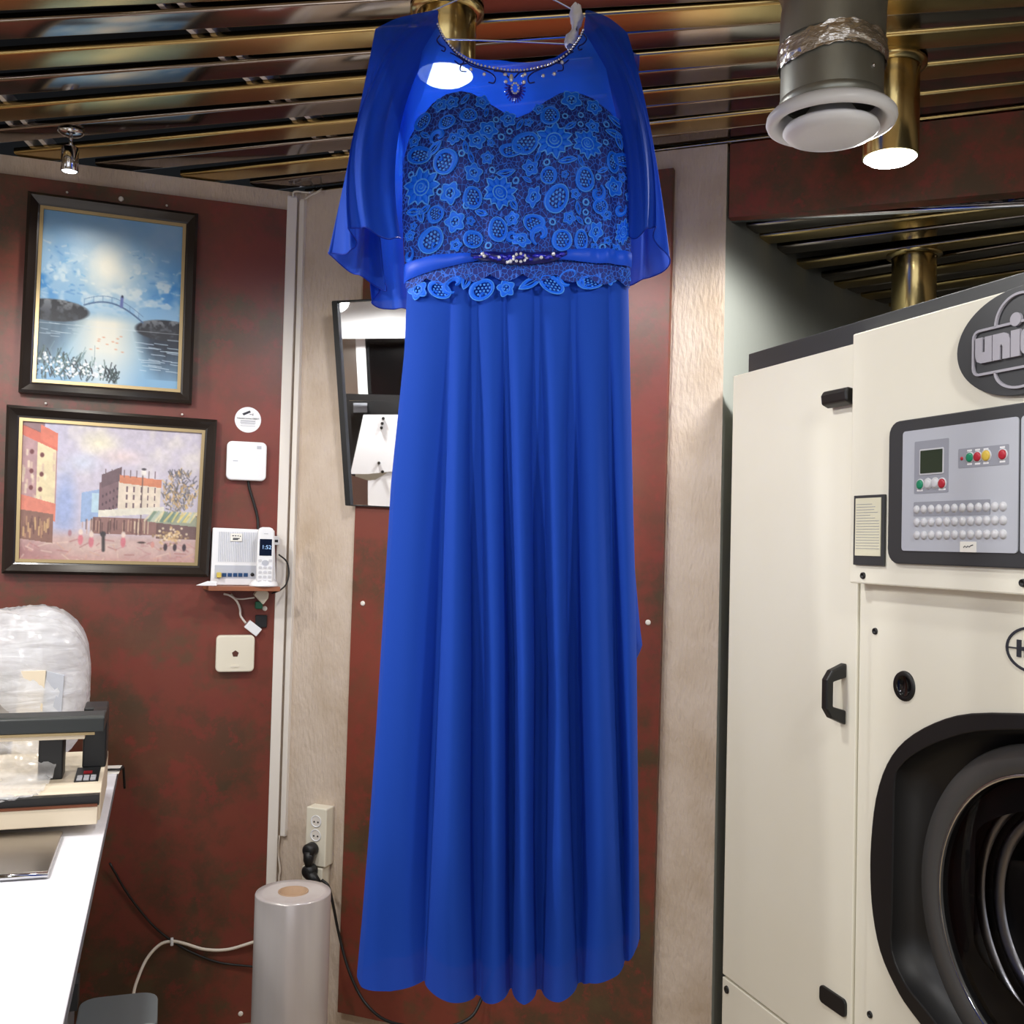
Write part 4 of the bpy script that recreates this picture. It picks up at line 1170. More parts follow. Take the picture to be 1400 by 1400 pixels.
# lace motifs: each one a mesh laid on the bodice surface ----------------
def lay(U, V, off): return dp(U, V, bod_w(U, V) + off)
class Motif:
    def __init__(self, cx, cy, rx, ry, rot=0, base=0.0022):
        self.c = (cx, cy, rx * 1.14, ry * 1.14, math.radians(rot)); self.mb = MB(); self.base = base
    def p(self, x, y, h=0.0):
        cx, cy, rx, ry, a = self.c
        X, Y = x * rx, y * ry
        return lay(cx + X * math.cos(a) - Y * math.sin(a), cy + X * math.sin(a) + Y * math.cos(a), self.base + h)
    def fan(self, poly, mi=0, h=0.0015):
        n = len(poly); cx, cy = sum(q[0] for q in poly) / n, sum(q[1] for q in poly) / n
        vs_ = [self.p(x, y) for x, y in poly] + [self.p(cx + (x - cx) * .55, cy + (y - cy) * .55, h) for x, y in poly] + [self.p(cx, cy, h * .8)] + [self.p(x, y, -0.0018) for x, y in poly]
        fs = []
        for i in range(n):
            j = (i + 1) % n
            fs += [(i, j, n + j, n + i), (n + i, n + j, 2 * n), (2 * n + 1 + j, 2 * n + 1 + i, i, j)]
        self.mb.add(vs_, fs, mi, True)
    def strip(self, path, wd, mi=1, h=0.0022, closed=False):
        n = len(path); vs_ = []
        for i in range(n):
            a_, b_ = path[(i - 1) % n if closed else max(i - 1, 0)], path[(i + 1) % n if closed else min(i + 1, n - 1)]
            dx, dy = b_[0] - a_[0], b_[1] - a_[1]; L_ = math.hypot(dx, dy) + 1e-9
            wv = wd[i] if hasattr(wd, '__len__') else wd
            nx, ny = -dy / L_ * wv, dx / L_ * wv; x, y = path[i]
            vs_ += [self.p(x + nx, y + ny, 0.0), self.p(x, y, h), self.p(x - nx, y - ny, 0.0)]
        fs = []
        for i in range(n if closed else n - 1):
            j = (i + 1) % n
            fs += [(3 * i, 3 * j, 3 * j + 1, 3 * i + 1), (3 * i + 1, 3 * j + 1, 3 * j + 2, 3 * i + 2)]
        self.mb.add(vs_, fs, mi, True)
    def dot(self, x, y, r, mi=1, h=0.0016):
        poly = [(x + r * math.cos(2 * PI * k / 6), y + r * math.sin(2 * PI * k / 6)) for k in range(6)]
        vs_ = [self.p(a_, b_, -0.001) for a_, b_ in poly] + [self.p(x, y, h)]
        self.mb.add(vs_, [(i, (i + 1) % 6, 6) for i in range(6)], mi, True)
    def done(self, name):
        o = self.mb.build(name, [lace_m, thread_m], BOD, fix=True)
        o['cu'], o['cv'], o['cr'] = self.c[0], self.c[1], max(self.c[2], self.c[3]) * .9
        return o
def flower(cx, cy, r, ry=None, n=11, rot=0):
    m = Motif(cx, cy, r, ry or r, rot)
    for k in range(n):
        a = 2 * PI * k / n; L_ = 1.0 if k % 2 == 0 else 0.86; d_ = PI / n * 0.98
        pl = [(0.25 * math.cos(a - d_), 0.25 * math.sin(a - d_)), (0.68 * math.cos(a - d_), 0.68 * math.sin(a - d_)), (0.85 * L_ * math.cos(a - d_ * .5), 0.85 * L_ * math.sin(a - d_ * .5)),
              (L_ * math.cos(a), L_ * math.sin(a)), (0.85 * L_ * math.cos(a + d_ * .5), 0.85 * L_ * math.sin(a + d_ * .5)), (0.68 * math.cos(a + d_), 0.68 * math.sin(a + d_)), (0.25 * math.cos(a + d_), 0.25 * math.sin(a + d_))]
        m.fan(pl, 0, 0.0018)
        m.strip([pl[1], pl[2], pl[3], pl[4], pl[5]], 0.045, 1, 0.0022)
    m.fan(circ(0, 0, 0.34, 12), 0, 0.003)
    m.strip(circ(0.03, 0.02, 0.40, 16), 0.05, 1, 0.0036, True); m.strip([(0.28 * (1 - k / 22) * math.cos(k * .55), 0.28 * (1 - k / 22) * math.sin(k * .55)) for k in range(20)], 0.045, 1, 0.0042)
    return m.done('lace_flower')
def pais_path(n=26):
    out = []
    for k in range(n):
        a = 2 * PI * k / n; r_ = 0.82 + 0.16 * math.cos(a - .6) - 0.10 * math.cos(2 * a)
        out.append((r_ * math.cos(a), r_ * math.sin(a)))
    return out
def paisley(cx, cy, rx, ry=None, rot=0):
    m = Motif(cx, cy, rx, ry or rx, rot)
    path = pais_path()
    m.strip([(x * .88, y * .88) for x, y in path], [0.10 + 0.10 * (0.5 + 0.5 * math.cos(2 * PI * k / 26 - 2.4)) for k in range(26)], 0, 0.0024, True)
    m.strip(path, 0.045, 1, 0.0018, True)
    m.strip([(0.62 - 0.02 * k + 0.22 * (1 - k / 16) * math.cos(k * .5), 0.3 - .01 * k + 0.25 * (1 - k / 16) * math.sin(k * .5)) for k in range(14)], 0.07, 0, 0.0026)
    sp = 0.27
    for i in range(-3, 4):
        for j in range(-3, 4):
            x, y = (i + 0.5 * (j % 2)) * sp, j * sp * .9
            if math.hypot(x, y) < 0.66: m.dot(x, y, 0.095)
    return m.done('lace_paisley')
def rosette(cx, cy, r, ry=None, rot=0):
    m = Motif(cx, cy, r, ry or r, rot)
    path = []
    for k in range(30):
        a = 2 * PI * k / 30; rr = 0.80 + 0.17 * math.cos(5 * a)
        path.append((rr * math.cos(a), rr * math.sin(a)))
    m.strip([(x * .74, y * .74) for x, y in path], 0.24, 0, 0.002, True); m.strip(path, 0.055, 1, 0.002, True)
    m.strip(circ(0, 0, 0.42, 14), 0.06, 1, 0.0024, True)
    for a in (0, 2.1, 4.2): m.dot(0.2 * math.cos(a), 0.2 * math.sin(a), 0.13)
    return m.done('lace_rosette')
def leaf(cx, cy, rx, ry, rot=0):
    m = Motif(cx, cy, rx, ry, rot)
    up = [(-1 + 2 * t, 0.9 * math.sin(PI * t) ** .8) for t in np.linspace(0, 1, 9)]
    pl = up + [(x, -y) for x, y in up[-2:0:-1]]
    m.strip([(x * .8, y * .74) for x, y in pl], 0.26, 0, 0.002, True); m.strip(pl, 0.07, 1, 0.002, True)
    m.strip([(-.7, 0), (0, .04), (.8, 0)], 0.08, 1, 0.0028)
    return m.done('lace_leaf')
def ringlet(cx, cy, r):
    m = Motif(cx, cy, r, r); m.strip(circ(0, 0, 0.8, 12), 0.26, 1, 0.002, True); return m.done('lace_ring')
def curl(cx, cy, rx, ry=None, rot=0):
    m = Motif(cx, cy, rx, ry or rx, rot)
    path = [((1 - k / 30) * math.cos(k * .26 - 1.2), (1 - k / 30) * math.sin(k * .26 - 1.2)) for k in range(24)]
    m.strip(path, [0.30 * math.sin(PI * (k + 2) / 27) + 0.05 for k in range(24)], 0, 0.0026)
    m.strip(path, 0.05, 1, 0.0036); return m.done('lace_curl')
for a in ((579, 270, 23), (684, 284, 20), (754, 220, 22), (798, 222, 18), (849, 325, 10, 17)): flower(*a, rot=random.uniform(0, 40))
for a in ((581, 181, 11, 12, 40), (613, 191, 13, 9, -20), (642, 183, 13, 9, 10), (579, 227, 13, 17, 110), (614, 247, 18, 15, 200), (647, 290, 14, 13, 0), (701, 229, 10, 15, 90),
          (748, 184, 14, 12, 0), (718, 219, 16, 17, 60), (749, 266, 12, 10, 180), (758, 290, 16, 18, 30), (794, 266, 14, 14, 0), (597, 308, 13, 10, -30), (592, 338, 18, 17, 40), (680, 330, 14, 15, 0),
          (650, 342, 13, 12, 90), (730, 325, 16, 11, 200), (764, 343, 15, 13, 0), (790, 342, 10, 13, 0), (853, 228, 10, 17, 80), (816, 296, 11, 9, 20), (833, 236, 10, 13, 0),
          (606, 407, 12, 16, 120), (661, 408, 15, 16, 60), (754, 403, 12, 17, 120), (805, 396, 11, 17, 80)): paisley(*a)
for a in ((605, 165, 9), (621, 164, 9), (624, 217, 8), (636, 212, 8), (619, 284, 13), (654, 220, 11), (695, 189, 10), (669, 205, 12), (650, 261, 11), (778, 162, 13), (808, 168, 10), (724, 253, 10), (728, 289, 9, 13),
          (836, 269, 11, 13), (625, 320, 13), (811, 330, 9, 13), (825, 308, 7), (712, 346, 12, 9), (574, 404, 13, 12), (692, 409, 11), (829, 391, 9, 8), (852, 382, 9), (661, 166, 9), (735, 176, 7), (570, 206, 8), (806, 196, 9), (700, 318, 9), (563, 330, 7), (840, 350, 7), (626, 350, 8), (860, 275, 6, 9), (775, 316, 8), (668, 243, 8), (713, 381, 9, 6), (636, 380, 8, 6)): rosette(*a, rot=random.uniform(0, 72))
for a in ((598, 225, 11, 6, -40), (692, 259, 11, 5, -10), (772, 246, 11, 4, -8), (840, 181, 12, 5, 25), (836, 198, 11, 5, 5), (843, 206, 10, 5, 70), (568, 300, 9, 5, 10), (578, 306, 9, 5, 75), (584, 300, 8, 4, -30), (720, 268, 6, 3, 20),
          (724, 402, 15, 6, -28), (640, 398, 10, 6, -70), (790, 398, 8, 5, 60), (702, 300, 8, 4, 60), (735, 390, 10, 4, -25), (640, 230, 8, 4, 80), (776, 200, 8, 4, -35), (660, 310, 8, 4, 20), (585, 383, 9, 4, -5)): leaf(*a)
for a in ((635, 238, 4), (825, 188, 4), (669, 353, 4), (753, 322, 4), (609, 382, 4), (705, 270, 4), (640, 301, 4), (797, 295, 4), (565, 250, 4), (745, 249, 4), (820, 350, 4), (800, 318, 4), (686, 213, 4), (605, 281, 4)): ringlet(*a)
for a in ((603, 209, 10, 9, 180), (737, 338, 11, 12, 180), (624, 400, 15, 10, 150), (776, 391, 16, 10, 150), (813, 281, 9, 10, 0), (700, 340, 7, 8, 90), (561, 355, 6, 9, 0), (845, 296, 7, 9, 30)): curl(*a)
RF = random.Random(21); placed = [(m_.get('cu'), m_.get('cv'), m_.get('cr')) for m_ in BOD.children]
tries = 0; added = 0
while tries < 1500 and added < 46:
    tries += 1
    U = RF.uniform(560, 854); V = RF.uniform(155, 352)
    if V < I(U, TOPU, TOPV) + 8: continue
    if all(math.hypot(U - q[0], V - q[1]) > q[2] + 5.5 for q in placed):
        r_ = RF.uniform(4.5, 6.5); kind_ = RF.random()
        if kind_ < .45: leaf(U, V, r_ * 1.3, r_ * .6, RF.uniform(0, 180))
        elif kind_ < .8: rosette(U, V, r_)
        else: ringlet(U, V, 3.6)
        placed.append((U, V, r_)); added += 1
for m_ in BOD.children:
    for q_ in ('cu', 'cv', 'cr'): del m_[q_]
# lace net strip hanging below the belt
b = MB(); pts = []
for j in range(8):
    for i in range(130):
        u = i / 129; U = 556 + 303 * u
        V = 374 + (390 + 10 * abs(math.sin(U * 0.074 + .6)) - 374) * j / 7
        pts.append(dp(U, V, bod_w(U, V) + 0.004))
b.grid(pts, 130, 8)
b.build('peplum_edge', net_m, DRESS, fix=False, label='scalloped lace edge under the belt')

# belt ------------------------------------------------------------
def band(U0, U1, tops, bots, off, name, m, n=50):
    pts = []
    for e in (0, 1, 2, 3, 4):
        for i in range(n):
            U = U0 + (U1 - U0) * i / (n - 1)
            a_, b_ = I(U, *tops), I(U, *bots); q = (0, .15, .5, .85, 1)[e]
            V = a_ + (b_ - a_) * q
            pts.append(dp(U, V, bod_w(U, V) + off + (0.0, .003, .004, .003, 0)[e]))
    mb = MB(); mb.grid(pts, n, 5); return mb.build(name, m, DRESS, fix=False)
band(553, 660, ([553, 600, 645, 660], [366, 361, 362, 366]), ([553, 600, 645, 660], [390, 381, 374, 371]), 0.006, 'belt_band', belt_m)
band(755, 862, ([755, 770, 800, 862], [365, 358, 354, 350]), ([755, 770, 800, 862], [371, 371, 373, 370]), 0.006, 'belt_band', belt_m)
JB = band(646, 772, ([646, 665, 708, 750, 772], [363, 362, 362, 362, 359]), ([646, 665, 708, 750, 772], [368, 374, 380, 376, 366]), 0.008, 'belt_ornament', bead_dark)
def bp(U, V, off): return dp(U, V, bod_w(U, V) + off)
cr = MB(); bl = MB()
for k in range(9):
    a = 2 * PI * k / 9; cr.ball(bp(710 + 8.5 * math.cos(a), 372 + 5 * math.sin(a), 0.014), 0.0026)
for U, V, r in ((662, 366, .0036), (683, 370.5, .003), (738, 371, .003), (754, 366, .0032), (664, 369, .003), (698, 376, .0035), (694, 377, .003)): cr.ball(bp(U, V, .014), r)
for k in range(34):
    U = 652 + 114 * k / 33; V = 366 + 5 * math.sin(PI * (U - 646) / 126) + random.uniform(-3, 3); bl.ball(bp(U, V, .0125), random.uniform(.002, .0042), sq=(1.3, .7, .8))
tag(cr.build('crystal', crystal, JB, fix=False), kind='stuff'); tag(bl.build('blue_stone', bead_blue, JB, fix=False), kind='stuff')

# sheer yoke ------------------------------------------------------------
NKU = [601, 606, 612, 630, 655, 690, 706, 720, 750, 772, 785, 790, 795]
NKV = [51, 63, 74, 96, 112, 120, 121, 120, 112, 97, 80, 72, 60]
def yoke_w(U, V):
    base = bod_w(U, max(V, 150)) - 0.004
    return base * (0.55 + 0.45 * S((V - 40) / 120)) + 0.012 * (1 - S((V - 40) / 120))
b = MB(); pts = []
nu, nv = 120, 60
for j in range(nv):
    for i in range(nu):
        U = 545 + (864 - 545) * i / (nu - 1)
        if U < 601: vt = 51 + (601 - U) * 1.5
        elif U > 795: vt = 60 + (U - 795) * 1.6
        else: vt = I(U, NKU, NKV)
        V = vt + (max(vt + 4, I(U, TOPU, TOPV) + 8) - vt) * j / (nv - 1)
        pts.append(dp(U, V, yoke_w(U, V)))
b.grid(pts, nu, nv)
YK = b.build('sheer_yoke', sheer_m, DRESS, fix=False, label='transparent blue mesh yoke')
b = MB(); pts = []
for j in range(50):
    for i in range(120):
        U = 525 + (876 - 525) * i / 119
        vt = I(U, [525, 560, 598, 612, 640, 700, 760, 780, 800, 835, 876], [60, 34, 24, 48, 60, 66, 62, 50, 26, 36, 70])
        V = vt + (394 - vt) * j / 49
        u = (U - 525) / 351
        pts.append(dp(556 + (860 - 556) * u if V > 250 else U + (556 + 304 * u - U) * S((V - 60) / 190), V, -0.010 - 0.04 * math.sin(PI * u) ** .6 - 0.004 * math.sin(U * .08)))
b.grid(pts, 120, 50)
b.build('back_panel', back_sheer, DRESS, fix=False)
# neckline rhinestones and beadwork
nk = spline([(u, v) for u, v in zip(NKU, NKV)], 14)
acc, last, bd = 0, None, MB()
for q in nk:
    if last is None or math.hypot(q[0] - last[0], q[1] - last[1]) > 3.6:
        bd.ball(dp(q[0], q[1] - 0.5, yoke_w(q[0], q[1]) + 0.003), 0.0020, n=6, m=4); last = q
bdo = bd.build('rhinestone_trim', crystal, DRESS, fix=False, label='row of white rhinestones along the neckline')
bdo['kind'] = 'stuff'
MB().tube([dp(q[0], q[1] + 1.2, yoke_w(q[0], q[1]) + 0.001) for q in nk[::4]], 0.0013, 6).build('neckline_binding', bead_dark, DRESS)
sw = MB()
def swirl(pts_, r=0.0011): sw.tube([dp(u, v, yoke_w(u, v) + 0.002) for u, v in spline(pts_, 5)], r, 6)
for f_ in (lambda x: x, lambda x: 1403 - x - 4):
    swirl([(f_(604), 66), (f_(600), 72), (f_(604), 79), (f_(611), 84), (f_(610), 89), (f_(606), 87)])
    swirl([(f_(618), 92), (f_(626), 97), (f_(636), 106), (f_(631), 110), (f_(624), 104)])
    swirl([(f_(622), 90), (f_(632), 100), (f_(645), 112), (f_(660), 118), (f_(668), 121)])
    swirl([(f_(642), 109), (f_(633), 111), (f_(632), 119), (f_(640), 121)])
    swirl([(f_(662), 119), (f_(672), 124), (f_(678), 131), (f_(676), 138), (f_(669), 137)])
    swirl([(f_(676), 121), (f_(688), 123), (f_(696), 131)])
tag(sw.build('bead_embroidery', bead_dark, YK, fix=False), kind='stuff')
cr = MB()
for U, V, r in ((646, 119, .0032), (663.5, 126.5, .0032), (766, 109, .0032), (741, 129, .0032), (755.5, 126, .0034), (692, 137, .0032), (715.5, 138, .0036), (717, 127, .003), (714, 129, .0028)): cr.ball(dp(U, V, yoke_w(U, V) + .004), r)
for k in range(10):
    a = 2 * PI * k / 10; cr.ball(dp(704 + 4.6 * math.cos(a), 146.5 + 7 * math.sin(a), yoke_w(704, 146) + 0.005), 0.0021, n=6, m=4)
cr.ball(dp(699, 132, yoke_w(699, 132) + .004), 0.0046, sq=(.8, .5, 1.5)); cr.ball(dp(691, 126.5, yoke_w(691, 126) + .003), 0.0028, sq=(1.3, .5, 1.0))
tag(cr.build('neckline_crystal', crystal, YK, fix=False), kind='stuff')
bl = MB()
for k in range(15):
    a = -0.35 + (PI + .7) * k / 14
    p0 = (704 + 6 * math.cos(a), 147 + 8 * math.sin(a)); p1 = (704 + 14 * math.cos(a), 147 + 19 * math.sin(a))
    bl.tube([dp(*p0, yoke_w(*p0) + .004), dp(*p1, yoke_w(*p1) + .004)], [0.0022, 0.0009], 6)
tag(bl.build('pendant_beads', bead_blue, YK, fix=False), kind='stuff')

# sleeves ------------------------------------------------------------
def sleeve(tops, mids, hems, label):
    n = len(tops)
    A = [np.array(spline(L, 9)) for L in (tops, mids, hems)]
    m = len(A[0]); nv = 46; pts = []
    for j in range(nv):
        t = j / (nv - 1)
        L0, L1, L2 = 2 * (t - .5) * (t - 1), -4 * t * (t - 1), 2 * t * (t - .5)
        for i in range(m):
            q = A[0][i] * L0 + A[1][i] * L1 + A[2][i] * L2
            wob = 0.009 * t * math.sin(i * 2 * PI / 14 + t) + 0.002 * t * math.sin(i * .9)
            pts.append(dp(q[0], q[1], q[2] + wob))
    mb = MB(); mb.grid(pts, m, nv)
    o = mb.build('sleeve', sleeve_chiffon, DRESS, fix=False, label=label)
    MB().tube(pts[-m:], 0.0011, 5).build('rolled_hem', lining_m, o)
    return o
sleeve([(602, 53, .022), (600, 34, .022), (598, 15, .002), (582, 18, .004), (562, 22, .004), (540, 28, .004), (513, 40, 0), (528, 32, -.012), (540, 30, -.015), (552, 28, -.02), (562, 28, -.022), (575, 26, -.024), (588, 26, -.026), (602, 45, -.03)],
       [(549, 190, .03), (529, 172, .062), (514, 165, .064), (501, 170, .056), (500, 172, .04), (494, 182, .02), (486.5, 170, 0), (494, 190, -.03), (504, 200, -.035), (516, 205, -.035), (516, 205, -.05), (508, 215, -.06), (525, 225, -.06), (550, 230, -.055)],
       [(549, 328, .0), (528, 336, .05), (503, 326, .058), (483, 325, .05), (491, 338, .034), (480, 351, .02), (449, 345, 0), (470, 361, -.03), (492, 372, -.036), (523, 389, -.04), (519, 376, -.055), (502, 403, -.065), (528, 409, -.065), (557, 412, -.06)],
       'left sheer flutter sleeve with layered hem')
sleeve([(795, 61, .022), (799, 34, .022), (801, 15, .002), (815, 19, .004), (835, 28, .004), (858, 46, 0), (842, 35, -.015), (822, 25, -.024), (800, 45, -.03)],
       [(845, 190, .03), (853, 172, .056), (863, 165, .06), (873, 165, .045), (879, 170, .022), (889, 180, 0), (880, 190, -.03), (868, 200, -.05), (855, 200, -.055)],
       [(854, 325, .0), (866, 336, .05), (880, 326, .054), (890, 322, .044), (892, 331, .024), (915, 361, 0), (890, 373, -.03), (868, 378, -.05), (852, 376, -.055)],
       'right sheer flutter sleeve with layered hem')

# hanger ------------------------------------------------------------
hx, hz = DF.hit(690, -34)
T = thing('clothes_hanger', 'thin wire clothes hanger inside the blue dress', 'hanger', (hx, YD + 0.006, hz))
def hp(U, V): s, z = DF.hit(U, V); return (s - hx, 0, z - hz)
MB().tube([hp(690, -34), hp(620, -1), hp(591, 12), hp(548, 38), (hp(545, 46)), hp(556, 49), hp(700, 54), hp(842, 61), hp(852, 57), hp(848, 48), hp(786, 12), hp(762, -1), hp(690, -34)], 0.0016, 8).build('frame', wire_m, T)
top = CEIL - hz
MB().tube(spline([(0, 0, 0), (0, 0, 0.03), (0.004, 0, 0.05), (0.022, 0, top - 0.018), (0.018, 0, top + 0.012), (0, 0, top + 0.018), (-0.014, 0, top + 0.004)], 6), 0.0017, 8).build('hook', wire_m, T)
# crumpled tissue on the hanger shoulder
b = MB(); pts = []
R2 = random.Random(5)
for j in range(12):
    for i in range(16):
        a = 2 * PI * i / 16; t = j / 11
        U = 787 + 3 * math.sin(t * 5) - 4 * t + math.cos(a) * (9 + 4 * math.sin(t * 7 + 1)) * math.sin(PI * (t * .9 + .06)) ** .5 + R2.uniform(-2, 2)
        V = 9 + 56 * t + R2.uniform(-2, 2)
        pts.append(dp(U, V, 0.0 + 0.012 * math.sin(a) + R2.uniform(-.003, .003)))
b.grid(pts, 16, 12, close_u=True)
b.v = [(x + DO[0] - hx, y, z + DO[2] - hz) for x, y, z in b.v]
o = b.build('tissue_padding', tissue_m, None, loc=(hx, YD, hz))
tag(o, 'crumpled white tissue wrapped around the right shoulder of the hanger', 'tissue')

# ------------------------------------------------------------------ dry cleaning machine in the alcove
_m = at_depth(998.5, 735, 2.42)
FM = Fr(_m[0], _m[1], -70.5)
def mm(px, py, off=0.0): return FM.hit(px, py, off)
MACH = thing('dry_cleaning_machine', 'cream dry cleaning machine with black porthole door and grey control panel', 'machine', FM.at(0, 0, 0), FM.th)
ZT = mm(1003, 514)[1]
ZSEAM = mm(986.5, 1332)[1]
s_door = mm(1171, 900)[0]
s_low = mm(1189.5, 1000)[0]
WID = 1.62
BO = 0.03                                              # the control box stands proud of the front
bx0, bzt = mm(1166, 457, BO); _, bzb = mm(1163, 797, BO)
b = MB(); b.box(0.002, 0.02, 0.02, 0.86, 0.012, ZT - 0.004); b.box(WID - 0.02, WID - 0.002, 0.02, 0.86, 0.012, ZT - 0.004); b.box(0.02, WID - 0.02, 0.84, 0.86, 0.012, ZT - 0.004)
b.box(0.02, WID - 0.02, 0.02, 0.84, ZT - 0.02, ZT - 0.004); b.box(0.02, WID - 0.02, 0.02, 0.84, 0.012, 0.03)
b.build('body', cream_paint, MACH)
for xx in (0.06, WID - 0.06):
    for yy in (0.08, 0.8):
        MB().lathe([(0.0001, 0), (0.03, 0), (0.03, 0.012), (0.0001, 0.012)], 16, (xx, yy, 0)).build('foot', black_plastic, MACH)
DOOR = MB().box(0.0, s_door, 0.0, 0.02, ZSEAM + 0.003, ZT).build('side_door', cream_paint, MACH, bevel=0.002)
MB().box(0.0, s_door, 0.0, 0.02, 0.02, ZSEAM - 0.003).build('kick_panel', cream_paint, MACH, bevel=0.002)
MB().box(s_door + 0.004, s_low - 0.004, 0.004, 0.02, 0.02, bzb + 0.02).build('filler_strip', cream_paint, MACH)
# black trim on top
tx = mm(1022, 500)[0]
MB().box(tx, WID, 0.002, 0.84, ZT - 0.004, mm(1022, 484)[1]).build('top_trim', charcoal, MACH, bevel=0.002)
# handle on the side door
hx0, hz1 = mm(1160, 911, 0.03); _, hz0 = mm(1160, 998, 0.03)
hc = mm(1156, 955, 0.0)[0]
b = MB(); r_ = 0.008
hz0, hz1 = hz0 + 0.006, hz1 - 0.006
b.prism([(0.0, hz0 - .006), (0.0, hz0 + .022), (-0.03, hz0 + .030), (-0.03, hz1 - .030), (0.0, hz1 - .022), (0.0, hz1 + .006), (-0.034, hz1 - .008), (-0.046, hz1 - .026), (-0.046, hz0 + .026), (-0.034, hz0 + .008)], hc - .015, hc + .003, plane='yz')
b.build('handle', black_plastic, DOOR, bevel=0.003, label='black bow handle')
# oval black tab at the foot of the door
q = [mm(*p_, off=0.002) for p_ in ((1123, 1349), (1157, 1374), (1157, 1385), (1157, 1384), (1130, 1368), (1122, 1360))]
x0, zt_ = mm(1123, 1348); x1, zb_ = mm(1158, 1386)
zc = (mm(1140, 1358)[1] + mm(1140, 1378)[1]) / 2
MB().prism(rrect((x0 + x1) / 2, zc, x1 - x0, 0.034, 0.009, 4), -0.006, 0.004).build('latch_tab', black_plastic, DOOR, bevel=0.002)
# black moulded grip beside the control box
gx, gz = mm(1160, 543, 0.0)
g = MB().prism([(0.0, -0.016), (0.0, 0.012), (-0.024, 0.016), (-0.03, 0.006), (-0.028, -0.012), (-0.014, -0.018)], gx - 0.05, gx + 0.03, plane='yz')
g.v = [(x, y, z + gz) for x, y, z in g.v]
g.build('grip', black_plastic, DOOR, bevel=0.004)
sx_, sz_ = mm(994, 1353); 
def screw(s, z, off, par=MACH, r=0.0065):
    o = MB().lathe([(0.0001, 0.001), (r * .5, 0.001), (r * .55, 0.003), (r * .9, 0.0035), (r, 0.0)], 14, axis='y').build('screw', black_plastic, par)
    o.location = (s, -off, z); return o
screw(sx_, sz_, 0.0, r=0.009)
# control box
BOX = MB().box(bx0, WID, -BO, 0.03, bzb, bzt).build('control_box', cream_paint, MACH, bevel=0.003)
for p_ in ((1180.5, 787), (1399, 797), (1400, 640)):
    s, z = mm(*p_, off=BO); screw(s, z, BO, BOX)
# program card holder
x0, z1 = mm(1171, 676, BO); x1, z0_ = mm(1211, 773, BO)
zt_, zb_ = mm(1190, 677, BO)[1], mm(1190, 773, BO)[1]
CH = MB().box(x0, x1, -BO - 0.006, -BO, zb_, zt_).build('card_holder', charcoal, BOX, bevel=0.001)
xc = (x0 + x1) / 2; ca, cb = mm(1190, 681, BO)[1], mm(1190, 760, BO)[1]
MB().box(x0 + 0.007, x1 - 0.007, -BO - 0.0075, -BO - 0.004, cb, ca).build('program_card', mat('card', lin(226, 222, 196), 0.7), CH)
b = MB()
for k in range(17):
    zz = ca - 0.012 - (ca - cb - 0.02) * k / 17
    b.box(x0 + 0.010, x1 - 0.010 - (0.03 * random.random() if k < 6 else 0), -BO - 0.0079, -BO - 0.0074, zz, zz + 0.0008)
b.build('card_lines', grey_print, CH)
# bezel and grey panel
x0 = mm(1219, 680, BO)[0]; zt_ = mm(1240, 575, BO)[1]; zb_ = mm(1240, 771, BO)[1]
X1 = 1.45
bez = rrect((x0 + X1) / 2, (zt_ + zb_) / 2, X1 - x0, zt_ - zb_, 0.026, 5)
MB().prism(bez, -BO - 0.008, -BO).build('panel_bezel', charcoal, BOX, bevel=0.002)
px0 = mm(1234.5, 680, BO + .008)[0]; pzt = mm(1240, 590, BO + .008)[1]; pzb = mm(1240, 753, BO + .008)[1]
px1 = mm(1393, 680, BO + .008)[0]
PO = BO + 0.010
CP = MB().prism(rrect((px0 + px1) / 2, (pzt + pzb) / 2, px1 - px0, pzt - pzb, 0.006, 3), -PO, -BO).build('control_panel', grey_panel, BOX)
MB().prism(rrect(px1 + 0.2, (pzt + pzb) / 2, 0.39, pzt - pzb, 0.006, 3), -PO, -BO).build('control_panel', grey_panel, BOX)
def prect(px_a, py_a, px_b, py_b, h, name, m, par, r=0.002):
    yc = (py_a + py_b) / 2; pc = (px_a + px_b) / 2
    xa, xb = mm(px_a, yc, PO)[0], mm(px_b, yc, PO)[0]; za, zb2 = mm(pc, py_a, PO)[1], mm(pc, py_b, PO)[1]
    return MB().prism(rrect((xa + xb) / 2, (za + zb2) / 2, abs(xb - xa), abs(za - zb2), r, 3), -PO - h, -PO).build(name, m, par)
prect(1250.5, 601.5, 1297, 674, 0.0006, 'screen_surround', grey_print, CP)
prect(1258, 613, 1291, 648.5, 0.0016, 'screen_frame', button_grey, CP)
prect(1259.5, 615, 1289.5, 646.5, 0.0022, 'screen', lcd, CP, 0.0008)
prect(1310.5, 610.5, 1379.5, 637.5, 0.0006, 'button_field', grey_print, CP)
prect(1249.5, 684.5, 1354, 705, 0.0006, 'key_field', grey_print, CP)
def button(px, py, r, m, h=0.0035, ring=True):
    s, z = mm(px, py, PO)
    if ring: MB().lathe([(r * 1.25, 0.0), (r * 1.25, h * .4), (r * 1.05, h * .5)], 18, (s, -PO, z), axis='y').build('button_ring', button_grey, CP)
    o = MB().lathe([(0.0001, h * 1.05), (r * .7, h), (r, h * .75), (r, 0.0)], 18, axis='y').build('button', m, CP); o.location = (s, -PO, z); return o
button(1258.5, 662.5, .008, green_btn); button(1269, 661.5, .008, button_grey); button(1279, 660.5, .008, button_grey); button(1288.5, 661, .008, red_btn)
button(1326.5, 625.5, .0075, green_btn); button(1337, 624.5, .0075, red_btn); button(1349, 623, .0085, yellow_btn); button(1371.5, 621.5, .0078, red_btn)
button(1315.5, 627, .003, red_btn, .002, False)
kb2 = None
